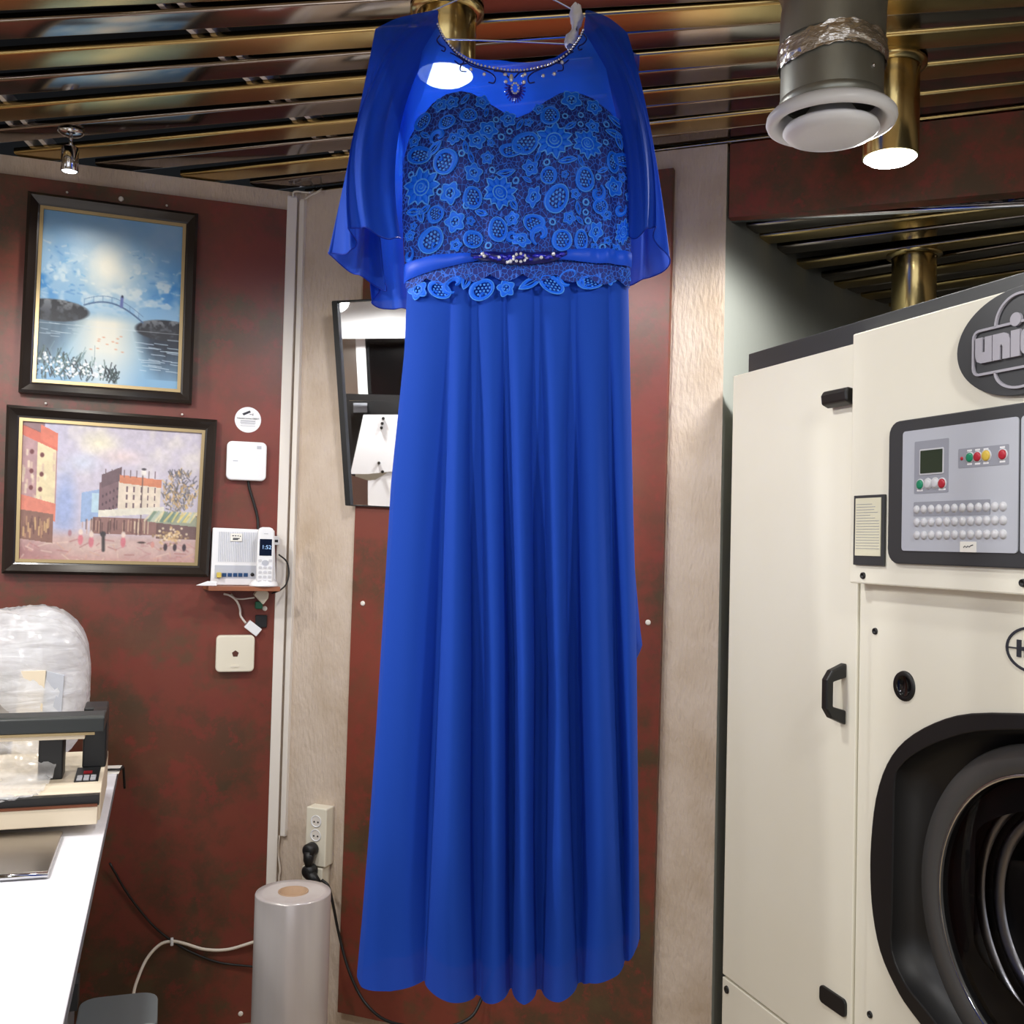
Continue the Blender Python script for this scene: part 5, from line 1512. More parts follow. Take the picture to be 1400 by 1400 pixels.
for r0, (ya, yb) in enumerate(((697, 692.5), (714.5, 711.5), (732, 730.5))):
    for k in range(12):
        px = 1253.5 + (1371.5 - 1253.5) * (k / 11) ** 1.05
        s, z = mm(px, ya + (yb - ya) * k / 11, PO)
        if kb2 is None:
            kb2 = MB().lathe([(0.0001, 0.0032), (0.0055, 0.003), (0.0062, 0.002), (0.0064, 0.0008), (0.0078, 0.0006), (0.0078, 0.0)], 16, axis='y').build('program_key', button_grey, CP); o = kb2
        else: o = link_copy(kb2, CP)
        o.location = (s, -PO, z)
prect(1313, 740.5, 1335, 755, 0.001, 'note_sticker', paper, CP, .001)
n0 = [mm(x, y, PO) for x, y in ((1318, 748.5), (1320, 746.5), (1322, 748.5), (1324, 746.5), (1326, 748), (1328, 746), (1331, 745))]
MB().tube([(s, -PO - 0.0012, z) for s, z in n0], 0.0007, 5).build('handwriting', ink, CP)
b = MB()
for px, py, w in ((1258, 670.5, .014), (1288.5, 669, .016), (1326, 616, .010), (1337, 615, .010), (1348.5, 614, .010), (1371, 611.5, .010), (1326, 634.5, .010), (1337, 634, .011), (1348.5, 633, .011), (1371, 631, .011)):
    s, z = mm(px, py, PO); b.box(s - w / 2, s + w / 2, -PO - 0.0009, -PO - 0.0005, z - .0015, z + .0015)
b.build('key_lettering', white_plastic, CP)
# round logo
lx0, lz = mm(1316, 492, BO); zlt = None
cxl = None
best = None
for pc in np.arange(1385, 1480, 2.0):
    sc, zc_ = mm(pc, 480 + (1400 - pc) * 0.10, BO)
    rr = sc - lx0
    e = 0
    for q in ((1316, 490), (1330, 445), (1352, 416), (1400, 391.5), (1340, 530), (1380, 543), (1320, 515)):
        s, z = mm(*q, off=BO); e += (math.hypot(s - sc, z - lz) - rr) ** 2
    if best is None or e < best[0]: best = (e, sc, rr)
# least squares circle through the rim points
A_, B_ = [], []
for q in ((1316, 490), (1330, 445), (1352, 416), (1400, 391.5), (1340, 530), (1370, 542), (1320, 515), (1335, 436)):
    s, z = mm(*q, off=BO); A_.append([2 * s, 2 * z, 1]); B_.append(s * s + z * z)
sol = np.linalg.lstsq(np.array(A_), np.array(B_), rcond=None)[0]
LCX = mm(1404, 470, BO)[0]; LR = LCX - lx0
_zt, _zb = mm(1400, 392.5, BO)[1], mm(1400, 541, BO)[1]
LCZ = (_zt + _zb) / 2; LRZ = (_zt - _zb) / 2
LOGO = MB().prism(circ(LCX, LCZ, LR, 64, LRZ), -BO - 0.012, -BO).build('emblem_disc', charcoal, BOX, bevel=0.001)
LO = BO + 0.012
def lp(px, py): return mm(px, py, LO)
def ribbon(pts_, w, h, m=grey_letter, name='emblem_line'):
    mb = MB(); n = len(pts_); L0, L1 = [], []
    for i in range(n):
        a_, c_ = pts_[max(i - 1, 0)], pts_[min(i + 1, n - 1)]
        dx, dz = c_[0] - a_[0], c_[1] - a_[1]; l_ = math.hypot(dx, dz) + 1e-9
        nx, nz = -dz / l_ * w / 2, dx / l_ * w / 2
        L0.append((pts_[i][0] + nx, pts_[i][1] + nz)); L1.append((pts_[i][0] - nx, pts_[i][1] - nz))
    vs_ = [(x, y, z) for y in (-LO - h, -LO) for L in (L0, L1) for x, z in L]
    fs = []
    for i in range(n - 1):
        fs += [(i, i + 1, n + i + 1, n + i), (i + 1, i, 2 * n + i, 2 * n + i + 1), (n + i, n + i + 1, 3 * n + i + 1, 3 * n + i)]
    mb.add(vs_, fs); return mb.build(name, m, LOGO)
xl, zT = lp(1332.5, 455); _, zB = lp(1337, 513)
xl = lp(1332.5, 485)[0]; zT = lp(1345, 452)[1]; zB = lp(1345, 512)[1]
xr = 2 * LCX - xl
fr = rrect((xl + xr) / 2, (zT + zB) / 2, xr - xl, zT - zB, 0.012, 4); fr.append(fr[0]); fr.append(fr[1])
ribbon(fr, 0.004, 0.004)
ra = 0.74 * LR
xa_ = lp(1363, 445)[0]
ang0 = math.acos(min(1, max(-1, (LCX - xa_) / ra)))
for sg in (1, -1):
    zz = zT if sg > 0 else zB
    ra_z = (LRZ * 0.86)
    arc = []
    for k in range(25):
        a = PI * k / 24
        arc.append((LCX - (LCX - xa_) * math.cos(a), zz + sg * (ra_z - abs(zz - LCZ)) * math.sin(a)))
    ribbon(arc, 0.004, 0.004)
# heavy rounded letters u n i o n on the bar
zu, zl_ = lp(1345, 462)[1], lp(1345, 497)[1]
xs_ = lp(1336.5, 480)[0]
LWid = (xr - 0.012 - xs_ - 0.006) / 4.74
H_ = zu - zl_
def letter(kind, x, w):
    mb = MB(); y0, y1 = -LO - 0.005, -LO
    st = w * 0.42; g_ = w - 2 * st; r_ = 0.012
    if kind == 'u':
        mb.prism([(x, zu), (x + st, zu), (x + st, zl_ + H_ * .42), (x + st + g_, zl_ + H_ * .42), (x + st + g_, zu), (x + w, zu), (x + w, zl_), (x + r_, zl_), (x + r_ * .3, zl_ + r_ * .3), (x, zl_ + r_)], y0, y1)
    elif kind == 'n':
        mb.prism([(x, zl_), (x, zu), (x + w - r_, zu), (x + w - r_ * .3, zu - r_ * .3), (x + w, zu - r_), (x + w, zl_), (x + w - st, zl_), (x + w - st, zl_ + H_ * .5), (x + st + g_ * .5, zl_ + H_ * .58), (x + st, zl_ + H_ * .5), (x + st, zl_)], y0, y1)
    elif kind == 'i':
        mb.box(x, x + w, y0, y1, zl_, zu); mb.prism(circ(x + w / 2, zu + w * .95, w * .62, 24), y0, y1)
    else:
        mb.ringprism(rrect(x + w / 2, (zu + zl_) / 2, w, H_, r_, 4), rrect(x + w / 2, (zu + zl_) / 2, g_ * 1.2, H_ * .4, g_ * .4, 4), y0, y1)
    mb.build('emblem_letter', grey_letter, LOGO)
xx = xs_
for ch, w in (('u', 1), ('n', 1), ('i', .5), ('o', 1), ('n', 1)):
    letter(ch, xx, LWid * w); xx += LWid * (w + 0.055)
# lower front panel with porthole
zlow = bzb + 0.02
fitp = [(1258, 1199), (1390, 1016), (1270, 1120), (1300, 1068), (1262, 1150), (1263, 1250), (1340, 1032)]
A_, B_ = [], []
for q in fitp:
    s, z = mm(*q, off=-0.03); A_.append([2 * s, 2 * z, 1]); B_.append(s * s + z * z)
sol = np.linalg.lstsq(np.array(A_), np.array(B_), rcond=None)[0]
PCX, PCZ = float(sol[0]), float(sol[1]); PR = math.sqrt(sol[2] + PCX ** 2 + PCZ ** 2)
print('porthole', PCX, PCZ, PR, 'logo', LCX, LCZ, LR, 'top', ZT, 'box', bx0, bzb, bzt)
half_o = [(1400, 971), (1330, 975), (1280, 988), (1240, 1012), (1215, 1045), (1200, 1092), (1193.5, 1150), (1192.5, 1200), (1196, 1250), (1206, 1300), (1225, 1345), (1250, 1385)]
half_i = [(1400, 993), (1340, 1000), (1290, 1013), (1255, 1030), (1236, 1046), (1227, 1066), (1225, 1140), (1224, 1200), (1223, 1250), (1223, 1300), (1240, 1342), (1268, 1378)]
def full(half, off):
    L = [mm(*q, off=off) for q in half]
    L = [(PCX - max(0.0, PCX - s), z) for s, z in L]
    zmid = L[7][1]
    # close the bottom symmetrically to the top
    ztop, zbot = L[0][1], L[-1][1]
    left = L[1:]
    bot = (PCX - (PCX - left[-1][0]) * .55, left[-1][1] - 0.045); bot2 = (PCX, left[-1][1] - 0.06)
    pts_ = [(PCX, ztop)] + left + [bot, bot2]
    pts_ = [tuple(p_) for p_ in spline(pts_, 3)]
    right = [(2 * PCX - s, z) for s, z in pts_[-2:0:-1]]
    return pts_ + right
oo, ii = full(half_o, 0.0), full(half_i, 0.0)
FP = MB()
# panel with an opening: ring between the panel rectangle and the moulding outline
rect_pts = []
for s, z in oo:
    dx, dz = s - PCX, z - PCZ
    L0, L1 = s_low - PCX, WID - PCX
    k = min((L1 / dx) if dx > 1e-6 else (L0 / dx if dx < -1e-6 else 1e9), ((zlow - PCZ) / dz) if dz > 1e-6 else ((0.02 - PCZ) / dz if dz < -1e-6 else 1e9))
    rect_pts.append((PCX + dx * k, PCZ + dz * k))
FP.ringprism(rect_pts, oo, 0.0, 0.02)
for cxx, czz in ((s_low, zlow), (s_low, 0.02), (WID, zlow), (WID, 0.02)):
    near = sorted(rect_pts, key=lambda p_: math.hypot(p_[0] - cxx, p_[1] - czz))
    va = [p_ for p_ in near if abs(p_[0] - cxx) < 1e-5][:1]; ha = [p_ for p_ in near if abs(p_[1] - czz) < 1e-5][:1]
    if va and ha: FP.prism([(cxx, czz), va[0], ha[0]], 0.0, 0.02)
FPO = FP.build('front_panel', cream_paint, MACH)
for p_ in ((1197, 863), (1190, 1387)):
    s, z = mm(*p_); screw(s, z, 0.0, FPO)
MB().ringprism(oo, ii, -0.006, 0.02).build('door_surround', black_plastic, FPO, bevel=0.003)
# recess walls and back
n = len(ii); bk = [(PCX + (s - PCX) * .97, PCZ + (z - PCZ) * .97) for s, z in ii]
MB().add([(s, -0.004, z) for s, z in ii] + [(s, 0.055, z) for s, z in bk] + [(PCX + (s - PCX) * .6, 0.055, PCZ + (z - PCZ) * .6) for s, z in bk],
         [(i, (i + 1) % n, n + (i + 1) % n, n + i) for i in range(n)] + [(n + i, n + (i + 1) % n, 2 * n + (i + 1) % n, 2 * n + i) for i in range(n)], 0, True).build('recess', black_plastic, FPO, fix=False)
door_ring = mat('door_ring_grey', lin(74, 73, 72), 0.42)
r_in = PR * 0.83
PD = MB().lathe([(PR, -0.05), (PR, -0.034), (PR * .985, -0.028), (PR * .9, -0.024), (r_in * 1.01, -0.026), (r_in, -0.030), (r_in * .99, -0.045)], 96, (PCX, 0, PCZ), axis='y').build('porthole_door', door_ring, FPO)
MB().lathe([(r_in * 1.004, -0.0255), (r_in * 0.996, -0.0245), (r_in * .985, -0.027)], 96, (PCX, 0, PCZ), axis='y').build('chrome_rim', chrome, PD)
glass_m = bpy.data.materials.new('porthole_glass'); glass_m.use_nodes = True
_nt = glass_m.node_tree
_g = _nt.nodes.new('ShaderNodeBsdfGlossy'); _g.inputs['Roughness'].default_value = 0.02
_t = _nt.nodes.new('ShaderNodeBsdfTransparent'); _t.inputs[0].default_value = (0.6, 0.6, 0.62, 1)
_f = _nt.nodes.new('ShaderNodeFresnel'); _f.inputs[0].default_value = 1.22
_x = _nt.nodes.new('ShaderNodeMixShader')
_nt.links.new(_f.outputs[0], _x.inputs[0]); _nt.links.new(_t.outputs[0], _x.inputs[1]); _nt.links.new(_g.outputs[0], _x.inputs[2]); _nt.links.new(_x.outputs[0], _nt.nodes['Material Output'].inputs[0])
MB().lathe([(r_in, -0.035), (r_in * .8, -0.026), (r_in * .4, -0.02), (0.0001, -0.018)], 72, (PCX, 0, PCZ), axis='y').build('glass', glass_m, PD)
satin = mat('satin_steel', lin(205, 205, 208), 0.28, 1.0)
MB().lathe([(r_in, -0.045), (r_in * .97, -0.09), (r_in * .86, -0.10)], 80, (PCX, 0, PCZ), axis='y').build('gasket', black_plastic, PD)
MB().lathe([(r_in * .90, -0.085), (r_in * .865, -0.080), (r_in * .83, -0.09)], 80, (PCX, 0, PCZ), axis='y').build('inner_ring', satin, PD)
MB().lathe([(r_in * .80, -0.10), (r_in * .75, -0.094), (r_in * .71, -0.105)], 80, (PCX, 0, PCZ), axis='y').build('drum_lip', satin, PD)
MB().lathe([(r_in * .87, -0.10), (r_in * .72, -0.11), (r_in * .70, -0.30), (r_in * .82, -0.31), (r_in * .82, -0.6), (0.0001, -0.62)], 72, (PCX, 0, PCZ), axis='y').build('drum', mat('drum_dark', lin(40, 41, 43), 0.4, 0.8), PD)
# sight hole and oval emblem
s, z = mm(1237, 938); 
MB().lathe([(0.0175, 0.002), (0.026, 0.004), (0.0275, 0.0)], 32, (s, 0, z), axis='y').build('sight_hole_ring', black_plastic, FPO)
MB().lathe([(0.0185, 0.003), (0.0175, 0.0012), (0.0001, 0.0012)], 32, (s, -0.0005, z), axis='y').build('sight_hole', black_gloss, FPO)
ex, ez = mm(1376, 884); ew = 0.105
EM = MB().ringprism(circ(ex + ew / 2, ez, ew / 2, 40, 0.036), circ(ex + ew / 2, ez, ew / 2 - 0.004, 40, 0.032), -0.002, 0.0).build('oval_emblem', ink, FPO)
b = MB(); 
for dx in (0.022, 0.0365): b.box(ex + dx, ex + dx + 0.008, -0.002, 0, ez - 0.0135, ez + 0.0135)
b.box(ex + 0.026, ex + 0.04, -0.002, 0, ez - 0.003, ez + 0.003); b.box(ex + 0.003, ex + 0.022, -0.002, 0, ez - 0.001, ez + 0.001); b.box(ex + 0.083, ex + 0.102, -0.002, 0, ez - 0.001, ez + 0.001)
b.build('emblem_letter', ink, FPO)

# ------------------------------------------------------------------ counter with the film sealer
CZ = 0.80
pc = on_z(162.5, 1046, CZ)
CF = Fr(pc[0], pc[1], 18.5)                       # s = 0 is the right edge, y = 0 the far edge
T = thing('counter', 'white topped work counter with grey side panel at the left', 'counter', (pc[0], pc[1], 0), CF.th)
CL, CW = 1.5, 0.62
MB().prism([(0, 0), (0, -CL), (-CW, -CL), (-CW, 0)], CZ - 0.004, CZ, plane='xy').build('top', counter_white, T, bevel=0.0015)
MB().box(-CW, 0.0, -CL, 0.0, CZ - 0.022, CZ - 0.005).build('top_edge', counter_grey, T)
MB().box(-0.10, -0.08, -CL + 0.02, -0.01, 0.0, CZ - 0.022).build('side_panel', counter_grey, T)
MB().box(-CW, -0.10, -0.04, -0.02, 0.0, CZ - 0.022).build('back_panel', counter_grey, T)
MB().box(-CW, -CW + 0.02, -CL + 0.02, -0.01, 0.0, CZ - 0.022).build('side_panel', counter_grey, T)
MB().box(-0.08, -0.062, -0.20, -0.14, 0.30, 0.36).build('cable_bracket', charcoal, T)
# papers on the far corner
o = MB().prism([(-0.045, -0.10), (0.004, -0.10), (0.008, -0.012), (-0.035, -0.008)], 0, 0.0015, plane='xy').build('paper_sheet', paper, loc=(pc[0], pc[1], CZ + 0.0003), rotz=CF.th)
tag(o, 'small white paper sheet on the far corner of the counter', 'paper')
cable('thin black cable stub crossing the paper at the counter corner', [CF.at(-0.04, 0.085, CZ + 0.006), CF.at(-0.02, 0.075, CZ + 0.006), CF.at(0.006, 0.082, CZ + 0.007), CF.at(0.012, 0.05, CZ + 0.004), CF.at(0.016, 0.03, CZ - 0.05)], 0.003, cable_black)

# sealer
SZ = CZ + 0.02
ps = on_z(132.5, 1127, SZ)
SF = Fr(ps[0], ps[1], 19.0)
T = thing('film_sealer', 'cream bench top film sealer with black pressing bar on the counter', 'sealing machine', (ps[0], ps[1], CZ), SF.th)
h0 = SZ - CZ; LEN = 0.50; DEP = 0.31
hb = SF.hit(133, 1102)[1] - CZ
hk = SF.hit(133, 1087)[1] - CZ
MB().box(-LEN, 0, 0, 0.03, h0, hb).build('front_sill', sealer_cream, T, bevel=0.002)
MB().box(-LEN, 0.002, 0.008, 0.03, hb, hk - 0.002).build('sealing_strip', black_plastic, T)
MB().box(-LEN, -0.0005, -0.0015, 0.004, hb - 0.0005, hb + 0.004).build('heating_wire', mat('copper_strip', lin(120, 72, 50), 0.4, 0.6), T)
MB().prism([(0.028, h0), (0.028, hk), (0.06, hk + 0.008), (DEP, hk + 0.022), (DEP, h0)], -LEN, 0.004, plane='yz').build('body', sealer_cream, T, bevel=0.002)
for xx in (-LEN + 0.04, -0.09):
    for yy in (0.09, DEP - 0.04):
        MB().lathe([(0.0001, 0), (0.012, 0), (0.012, h0), (0.0001, h0)], 14, (xx, yy, 0)).build('foot', black_plastic, T)
# keypad on the sloping top
def top_z(y): return hk + 0.008 + (y - 0.06) / (DEP - 0.06) * 0.014
kp = [(-0.048, 0.075), (-0.004, 0.075), (-0.004, 0.175), (-0.048, 0.175)]
b = MB(); b.add([(x, y, top_z(y) + 0.0015) for x, y in kp] + [(x, y, top_z(y) - 0.002) for x, y in kp], [(0, 1, 2, 3), (0, 4, 5, 1), (1, 5, 6, 2), (2, 6, 7, 3), (3, 7, 4, 0)])
KP = b.build('keypad', black_plastic, T)
kk = None
for r_ in range(2):
    for c_ in range(3):
        if kk is None: kk = MB().box(-0.0048, 0.0048, -0.006, 0.006, 0, 0.003).build('key', button_grey, KP); o = kk
        else: o = link_copy(kk, KP)
        y = 0.087 + r_ * 0.018; o.location = (-0.039 + c_ * 0.0125, y, top_z(y) + 0.001)
y = 0.135; MB().box(-0.034, -0.018, y - 0.008, y + 0.008, top_z(y) + 0.0012, top_z(y) + 0.0035).build('red_indicator', mat('red_indicator', lin(150, 20, 28), 0.3), KP)
# raised pressing arm
ba, bz1 = SF.hit(60, 979, -0.06); _, bz0 = SF.hit(60, 1001, -0.06)
bz1 -= CZ; bz0 -= CZ
MB().prism([(0.045, bz0), (0.045, bz1 - 0.004), (0.052, bz1), (0.085, bz1 + 0.004), (0.095, bz1 - 0.006), (0.095, bz0)], -LEN, 0.005, plane='yz').build('pressing_bar', rubber_dark, T, bevel=0.002)
MB().box(-LEN, -0.03, 0.052, 0.088, bz0 - 0.014, bz0).build('bar_underside', sealer_cream, T)
MB().box(-LEN, -0.012, 0.047, 0.052, bz0 - 0.006, bz0 - 0.001).build('bar_lip', frame_gold, T)
zz1 = SF.hit(136, 962, -0.2)[1] - CZ
MB().prism([(0.175, top_z(.18)), (0.175, zz1 - 0.004), (0.235, zz1), (0.26, zz1 - 0.02), (0.26, top_z(.25))], -0.04, 0.005, plane='yz').build('arm_post', black_plastic, T, bevel=0.003)
MB().box(-0.02, 0.005, 0.09, 0.18, bz1 - 0.028, bz1 - 0.004).build('arm_link', black_plastic, T)
MB().box(-0.115, -0.07, 0.10, 0.16, top_z(.1), bz0 - 0.004).build('solenoid_block', black_plastic, T, bevel=0.003)
# film hanging through the sealer
R3 = random.Random(11)
b = MB(); pts = []
prof_f = [(0.235, hk + 0.10), (0.17, hk + 0.075), (0.12, hk + 0.055), (0.085, hk + 0.04), (0.06, hk + 0.025), (0.035, hk + 0.012), (0.015, hk + 0.006), (0.004, hk + 0.003)]
prof_f = spline(prof_f, 3)
nx = 36
for j, (yy, zz) in enumerate(prof_f):
    tj = j / (len(prof_f) - 1)
    re = -0.075 - 0.02 * tj - 0.05 * max(0, tj - .55)
    for i in range(nx):
        u = i / (nx - 1)
        pts.append((-LEN + 0.02 + (re + LEN - 0.02) * u, yy + R3.uniform(-.003, .003), zz + R3.uniform(-.004, .006) + 0.008 * math.sin(u * 9 + tj * 4)))
b.grid(pts, nx, len(prof_f))
o = b.build('film_sheet', film_clear, None, loc=(ps[0], ps[1], CZ), rotz=SF.th, fix=False); tag(o, 'crinkled clear plastic film running through the film sealer', 'plastic film')
# bundle of film behind the sealer
cxb, czb = SF.hit(35, 905, -0.46)
b = MB(); pts = []
nA, nB = 64, 72
ztop = SF.hit(40, 824, -0.46)[1] - CZ
sr = SF.hit(124, 900, -0.46)[0]
for j in range(nB):
    t = j / (nB - 1)
    for i in range(nA):
        a = 2 * PI * i / nA
        x = -LEN + 0.0 + (sr + LEN) * t
        e = max(0.0, 1 - max(0, (t - 0.72) / 0.28) ** 2.6) ** 0.5 if t < 1 else 0.0
        e = max(e, 0.02)
        zc = 0.05 + (ztop - 0.05) / 2 + 0.02
        ry, rz = 0.105 * (0.3 + 0.7 * e), (ztop - 0.055) / 2 * (0.25 + 0.75 * e) if t > .72 else (ztop - 0.055) / 2
        cs, sn = math.cos(a), math.sin(a)
        sup = lambda v: math.copysign(abs(v) ** 0.72, v)
        nz_ = 0.005 * math.sin(7 * a + 3 * math.sin(x * 14)) + 0.003 * math.sin(23 * a + 9 * x) + R3.uniform(-.0016, .0016)
        pts.append((x, 0.46 + (ry + nz_) * sup(cs), (ztop + 0.03) / 2 + (rz + nz_) * sup(sn)))
b.grid(pts, nA, nB, close_u=True)
o = b.build('film_bundle', film_thick, None, loc=(ps[0], ps[1], CZ), rotz=SF.th, fix=False)
tag(o, 'bulky crinkled bundle of clear plastic film behind the film sealer', 'plastic film')
zmin = min(v.co.z for v in o.data.vertices)
for v in o.data.vertices: v.co.z = max(v.co.z, 0.002)
# upright cream bracket inside the bundle
s1, _ = SF.hit(18, 950, -0.40); s2, _ = SF.hit(56, 950, -0.40); s3, _ = SF.hit(82, 950, -0.40)
zb1 = SF.hit(40, 914, -0.40)[1] - CZ
T = thing('roll_holder', 'cream upright film roll holder seen through the plastic bundle', 'holder', (ps[0], ps[1], CZ), SF.th)
MB().prism([(s1, 0.0), (s2, 0.0), (s2 + 0.012, zb1), (s1 + 0.018, zb1)], 0.355, 0.372).build('upright', sealer_cream, T)
MB().prism([(s2 + 0.003, 0.0), (s3, 0.0), (s3 + 0.01, zb1 - 0.012), (s2 + 0.014, zb1 - 0.002)], 0.360, 0.372).build('side_plate', grey_panel, T)
MB().box(-LEN + 0.02, s1 - 0.002, 0.356, 0.370, 0.0, zb1).build('rear_plate', steel, T)

# steel tray on the counter
a_ = on_z(86, 1136, CZ + 0.012); b_ = on_z(66, 1191, CZ + 0.012); c_ = on_z(-120, 1203, CZ + 0.012); d_ = on_z(-100, 1142, CZ + 0.012)
back = (a_ - b_) * 0.0
P4 = [a_ + back, b_, c_, d_ + back]
b0 = P4[1]
T = thing('steel_plate', 'brushed stainless steel plate lying on the counter before the sealer', 'tray', (float(b0[0]), float(b0[1]), CZ + 0.0003))
loc4 = [(float(p[0] - b0[0]), float(p[1] - b0[1])) for p in P4]
MB().prism(loc4, 0.0, 0.012, plane='xy').build('plate', steel, T, bevel=0.0015)
MB().tube([(loc4[1][0], loc4[1][1], 0.006), (loc4[2][0], loc4[2][1], 0.006)], 0.0055, 8).build('front_edge', chrome, T)

# film roll standing on the floor
pr_ = at_depth(401, 1219, 2.25)
rr = 0.5 * 101 / 1400 * 2.25
hR = float(pr_[2])
T = thing('film_roll', 'tall standing roll of clear plastic film on the floor below the sockets', 'plastic roll', (float(pr_[0]), float(pr_[1]), 0))
ri = rr * 0.40
MB().lathe([(ri, 0.0), (rr * .985, 0.0), (rr, 0.003), (rr, hR - 0.003), (rr * .985, hR), (rr * .8, hR - .0006), (rr * .6, hR), (ri, hR)], 64).build('film', film_roll_m, T)
MB().lathe([(ri, 0.002), (ri, hR + 0.002), (ri * .88, hR + 0.002), (ri * .88, 0.002), (ri, 0.002)], 40).build('core', cardboard, T, label='brown cardboard core')
# cables low on the left
def wl3(px, py, off=0.03): return wlp(px, py, off)
cable('white cable looping from the grey bin towards the film roll', [wl3(181, 1368, .14), wl3(186, 1345, .10), wl3(200, 1312, .05), wl3(218, 1292, .03), wl3(235, 1287, .022), wl3(252, 1290, .022), wl3(280, 1298, .022), wl3(312, 1298, .022), wl3(350, 1287, .03), wl3(380, 1280, .04)], 0.0042, cable_white)
cable('black cable sagging from behind the counter along the rust board', [wl3(150, 1180, .03), wl3(170, 1215, .024), wl3(190, 1243, .022), wl3(212, 1268, .022), wl3(236, 1287, .020), wl3(262, 1302, .020), wl3(300, 1316, .020), wl3(350, 1322, .024)], 0.003, cable_black)
s_, z_ = WL.hit(235, 1287, 0.02)
o = MB().box(-0.004, 0.004, -0.016, 0.0, -0.009, 0.009).build('cable_clip', white_plastic, loc=WL.at(s_, 0.0145, z_), rotz=WL.th, bevel=0.002); tag(o, 'tiny white clip holding the two cables on the rust board', 'clip')
# grey bin with a roll end
pb_ = at_depth(160, 1368, 1.78)
zb3 = float(pb_[2]) - 0.055
T = thing('grey_bin', 'grey plastic bin with a pale hollow roll standing beside the counter', 'bin', (float(pb_[0]), float(pb_[1]), 0), math.radians(18.5))
wb = 0.150
b = MB(); b.ringprism  # hollow bin with rounded corners
outer, inner = rrect(0.0, 0.06, wb - 0.02, 0.15, 0.03, 5), rrect(0.0, 0.06, wb - 0.028, 0.142, 0.027, 5)
n = len(outer)
vs_ = [(x * (.9 if z == 0 else 1), y, z) for z in (0.0, zb3) for x, y in outer] + [(x, y, z) for z in (zb3, 0.02) for x, y in inner]
b = MB(); b.add(vs_, [(i, (i + 1) % n, n + (i + 1) % n, n + i) for i in range(n)] + [(n + i, n + (i + 1) % n, 2 * n + (i + 1) % n, 2 * n + i) for i in range(n)] + [(2 * n + i, 2 * n + (i + 1) % n, 3 * n + (i + 1) % n, 3 * n + i) for i in range(n)] + [list(range(n))], 0, False)
b.build('body', grey_bin, T)
MB().prism(rrect(0.0, 0.06, wb - 0.016, 0.154, 0.032, 5), zb3 - 0.001, zb3 + 0.008, plane='xy').build('lid', grey_bin, T, bevel=0.003)
o = MB().lathe([(0.030, 0.0), (0.030, 0.06), (0.024, 0.06), (0.024, 0.0)], 24, (0.050, -0.03, zb3 - 0.006), axis='y').build('hollow_roll', mat('pale_roll', lin(146, 150, 148), 0.5), T)

# ------------------------------------------------------------------ mirror on the wall behind the dress
LEAN = math.radians(5)
MZ = WM.hit(474, 690, 0.03)[1]
def mir_hit(px, py):
    # plane through (off .03 at z = MZ) leaning out of the wall towards the top
    r = ray(px, py); nrm2 = WM.v
    # off(z) = .03 + (z - MZ) tan(LEAN):   o.v - P.v = off
    t = (WM.o @ WM.v - 0.03 + (MZ - EYE) * math.tan(LEAN)) / (r[:2] @ WM.v + r[2] * math.tan(LEAN))
    return EYEP + r * t
MC = [mir_hit(*q) for q in ((455.5, 413), (572, 407), (572, 695), (474.5, 690.5))]
mo = MC[3]
nrm = np.cross(MC[1] - MC[0], MC[3] - MC[0]); nrm /= np.linalg.norm(nrm)
if nrm @ (EYEP - mo) < 0: nrm = -nrm
T = thing('mirror', 'black framed wall mirror half hidden behind the left side of the dress', 'mirror', tuple(mo))
def mloc(P, k=0.0): return tuple(np.array(P) - mo + nrm * k)
vs_ = [mloc(p, 0.0) for p in MC] + [mloc(p, -0.008) for p in MC]
MB().add(vs_, [(0, 1, 2, 3), (4, 7, 6, 5), (0, 4, 5, 1), (1, 5, 6, 2), (2, 6, 7, 3), (3, 7, 4, 0)]).build('glass', glass_mirror, T)
def bar(p, q, w, k0, k1, name='frame_bar'):
    p, q = np.array(p), np.array(q); d_ = (q - p) / np.linalg.norm(q - p); side = np.cross(d_, nrm)
    vs_ = [mloc(P_ + side * sgn * w / 2, k) for P_ in (p, q) for sgn in (-1, 1) for k in (k0, k1)]
    return MB().add(vs_, [(0, 1, 3, 2), (4, 6, 7, 5), (0, 4, 5, 1), (2, 3, 7, 6), (0, 2, 6, 4), (1, 5, 7, 3)]).build(name, black_plastic, T)
ix = (MC[1] - MC[0]) / np.linalg.norm(MC[1] - MC[0])
bar(MC[0] + ix * .008, MC[3] + ix * .007, 0.016, -0.01, 0.008)
bar(MC[0], MC[1], 0.005, -0.01, 0.006); bar(MC[3], MC[2], 0.003, -0.01, 0.004); bar(MC[1] - ix * .006, MC[2] - ix * .006, 0.012, -0.01, 0.008)
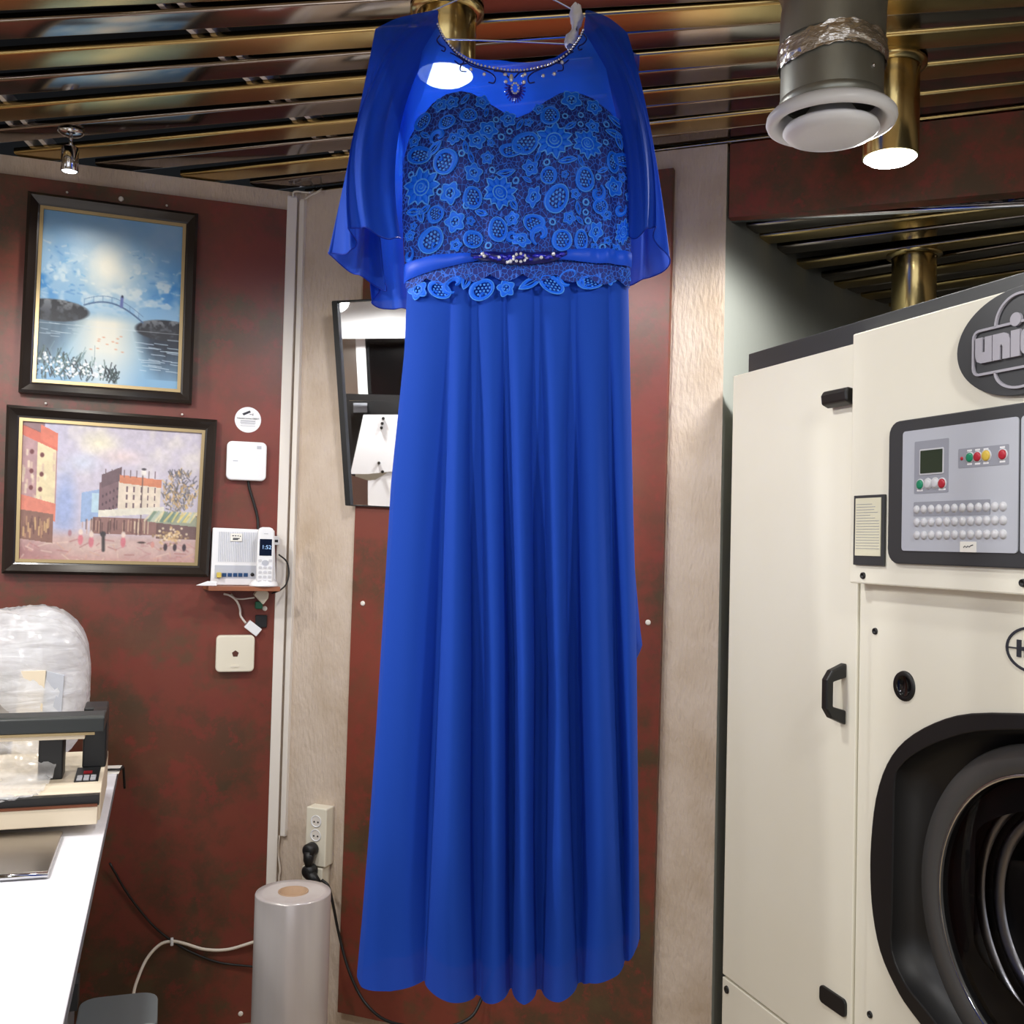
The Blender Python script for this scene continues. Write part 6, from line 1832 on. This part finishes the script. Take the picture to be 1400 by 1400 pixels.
# the pressing machine that the mirror reflects, standing left of the counter
PM = thing('pressing_machine', 'white pressing machine with black frame seen in the wall mirror', 'pressing machine', (-2.1, 1.3, 0))
PMo = np.array([-2.1, 1.3, 0])
def virt(px, py, dist):
    r = ray(px, py); t0 = ((mo - EYEP) @ nrm) / (r @ nrm)
    hitp = EYEP + r * t0
    P_ = hitp + r / np.linalg.norm(r) * dist
    return P_ - 2 * ((P_ - mo) @ nrm) * nrm - PMo
def vprism(poly, d0, d1, name, m, parent=PM):
    n = len(poly)
    F_ = [virt(*q, d0) for q in poly]
    c_ = sum(F_) / n
    # depth direction: the viewing direction of the centre as reflected
    cpx = (sum(q[0] for q in poly) / n, sum(q[1] for q in poly) / n)
    dv = virt(*cpx, d1) - virt(*cpx, d0)
    vs_ = [tuple(p) for p in F_] + [tuple(p + dv) for p in F_]
    return MB().add(vs_, [list(range(n)), list(range(2 * n - 1, n - 1, -1))] + [((i + 1) % n, i, n + i, n + (i + 1) % n) for i in range(n)]).build(name, m, parent)
vprism([(452, 405), (580, 400), (580, 462), (455, 463)], 2.05, 2.20, 'head_cover', white_plastic)
vprism([(455, 463), (497, 463), (500, 545), (466, 545)], 2.20, 2.26, 'steel_column', steel)
vprism([(486, 463), (499, 463), (503, 540), (490, 540)], 2.18, 2.20, 'column_face', white_plastic)
vprism([(499, 462), (580, 462), (580, 545), (503, 545)], 2.21, 2.26, 'dark_glass', black_gloss)
vprism([(470, 538), (580, 541), (580, 550), (472, 547)], 1.95, 2.00, 'upper_rail', black_plastic)
vprism([(470, 542), (477, 542), (486, 655), (479, 655)], 1.95, 2.00, 'side_rail', black_plastic)
vprism([(470, 548), (580, 548), (580, 640), (476, 640)], 2.10, 2.14, 'rear_panel', black_plastic)
vprism([(483, 551), (502, 551), (502, 564), (483, 564)], 2.05, 2.09, 'indicator_plate', grey_panel)
vprism([(497, 567), (580, 567), (580, 640), (503, 648), (479, 648)], 1.82, 1.94, 'press_housing', white_plastic)
for q in ((524, 572), (522.5, 579), (521.5, 585), (518, 633), (523, 645)):
    vprism([(q[0] + 2.2 * math.cos(a), q[1] + 2.2 * math.sin(a)) for a in np.linspace(0, 2 * PI, 9)[:-1]], 1.80, 1.83, 'bolt', black_plastic)
vprism([(479, 649), (503, 657), (503, 720), (479, 720)], 1.85, 1.96, 'press_base', steel)
vprism([(503, 657), (513, 656), (540, 640), (580, 620), (580, 720), (503, 720)], 1.83, 1.94, 'press_base', white_plastic)
ca_ = virt(500, 690, 1.92); MB().box(ca_[0] - 0.18, ca_[0] + 0.15, ca_[1] - 0.15, ca_[1] + 0.15, 0.0, float(ca_[2]) - 0.05).build('pedestal', ivory_plastic, PM)
print('press at', PMo + virt(500, 600, 2.0))
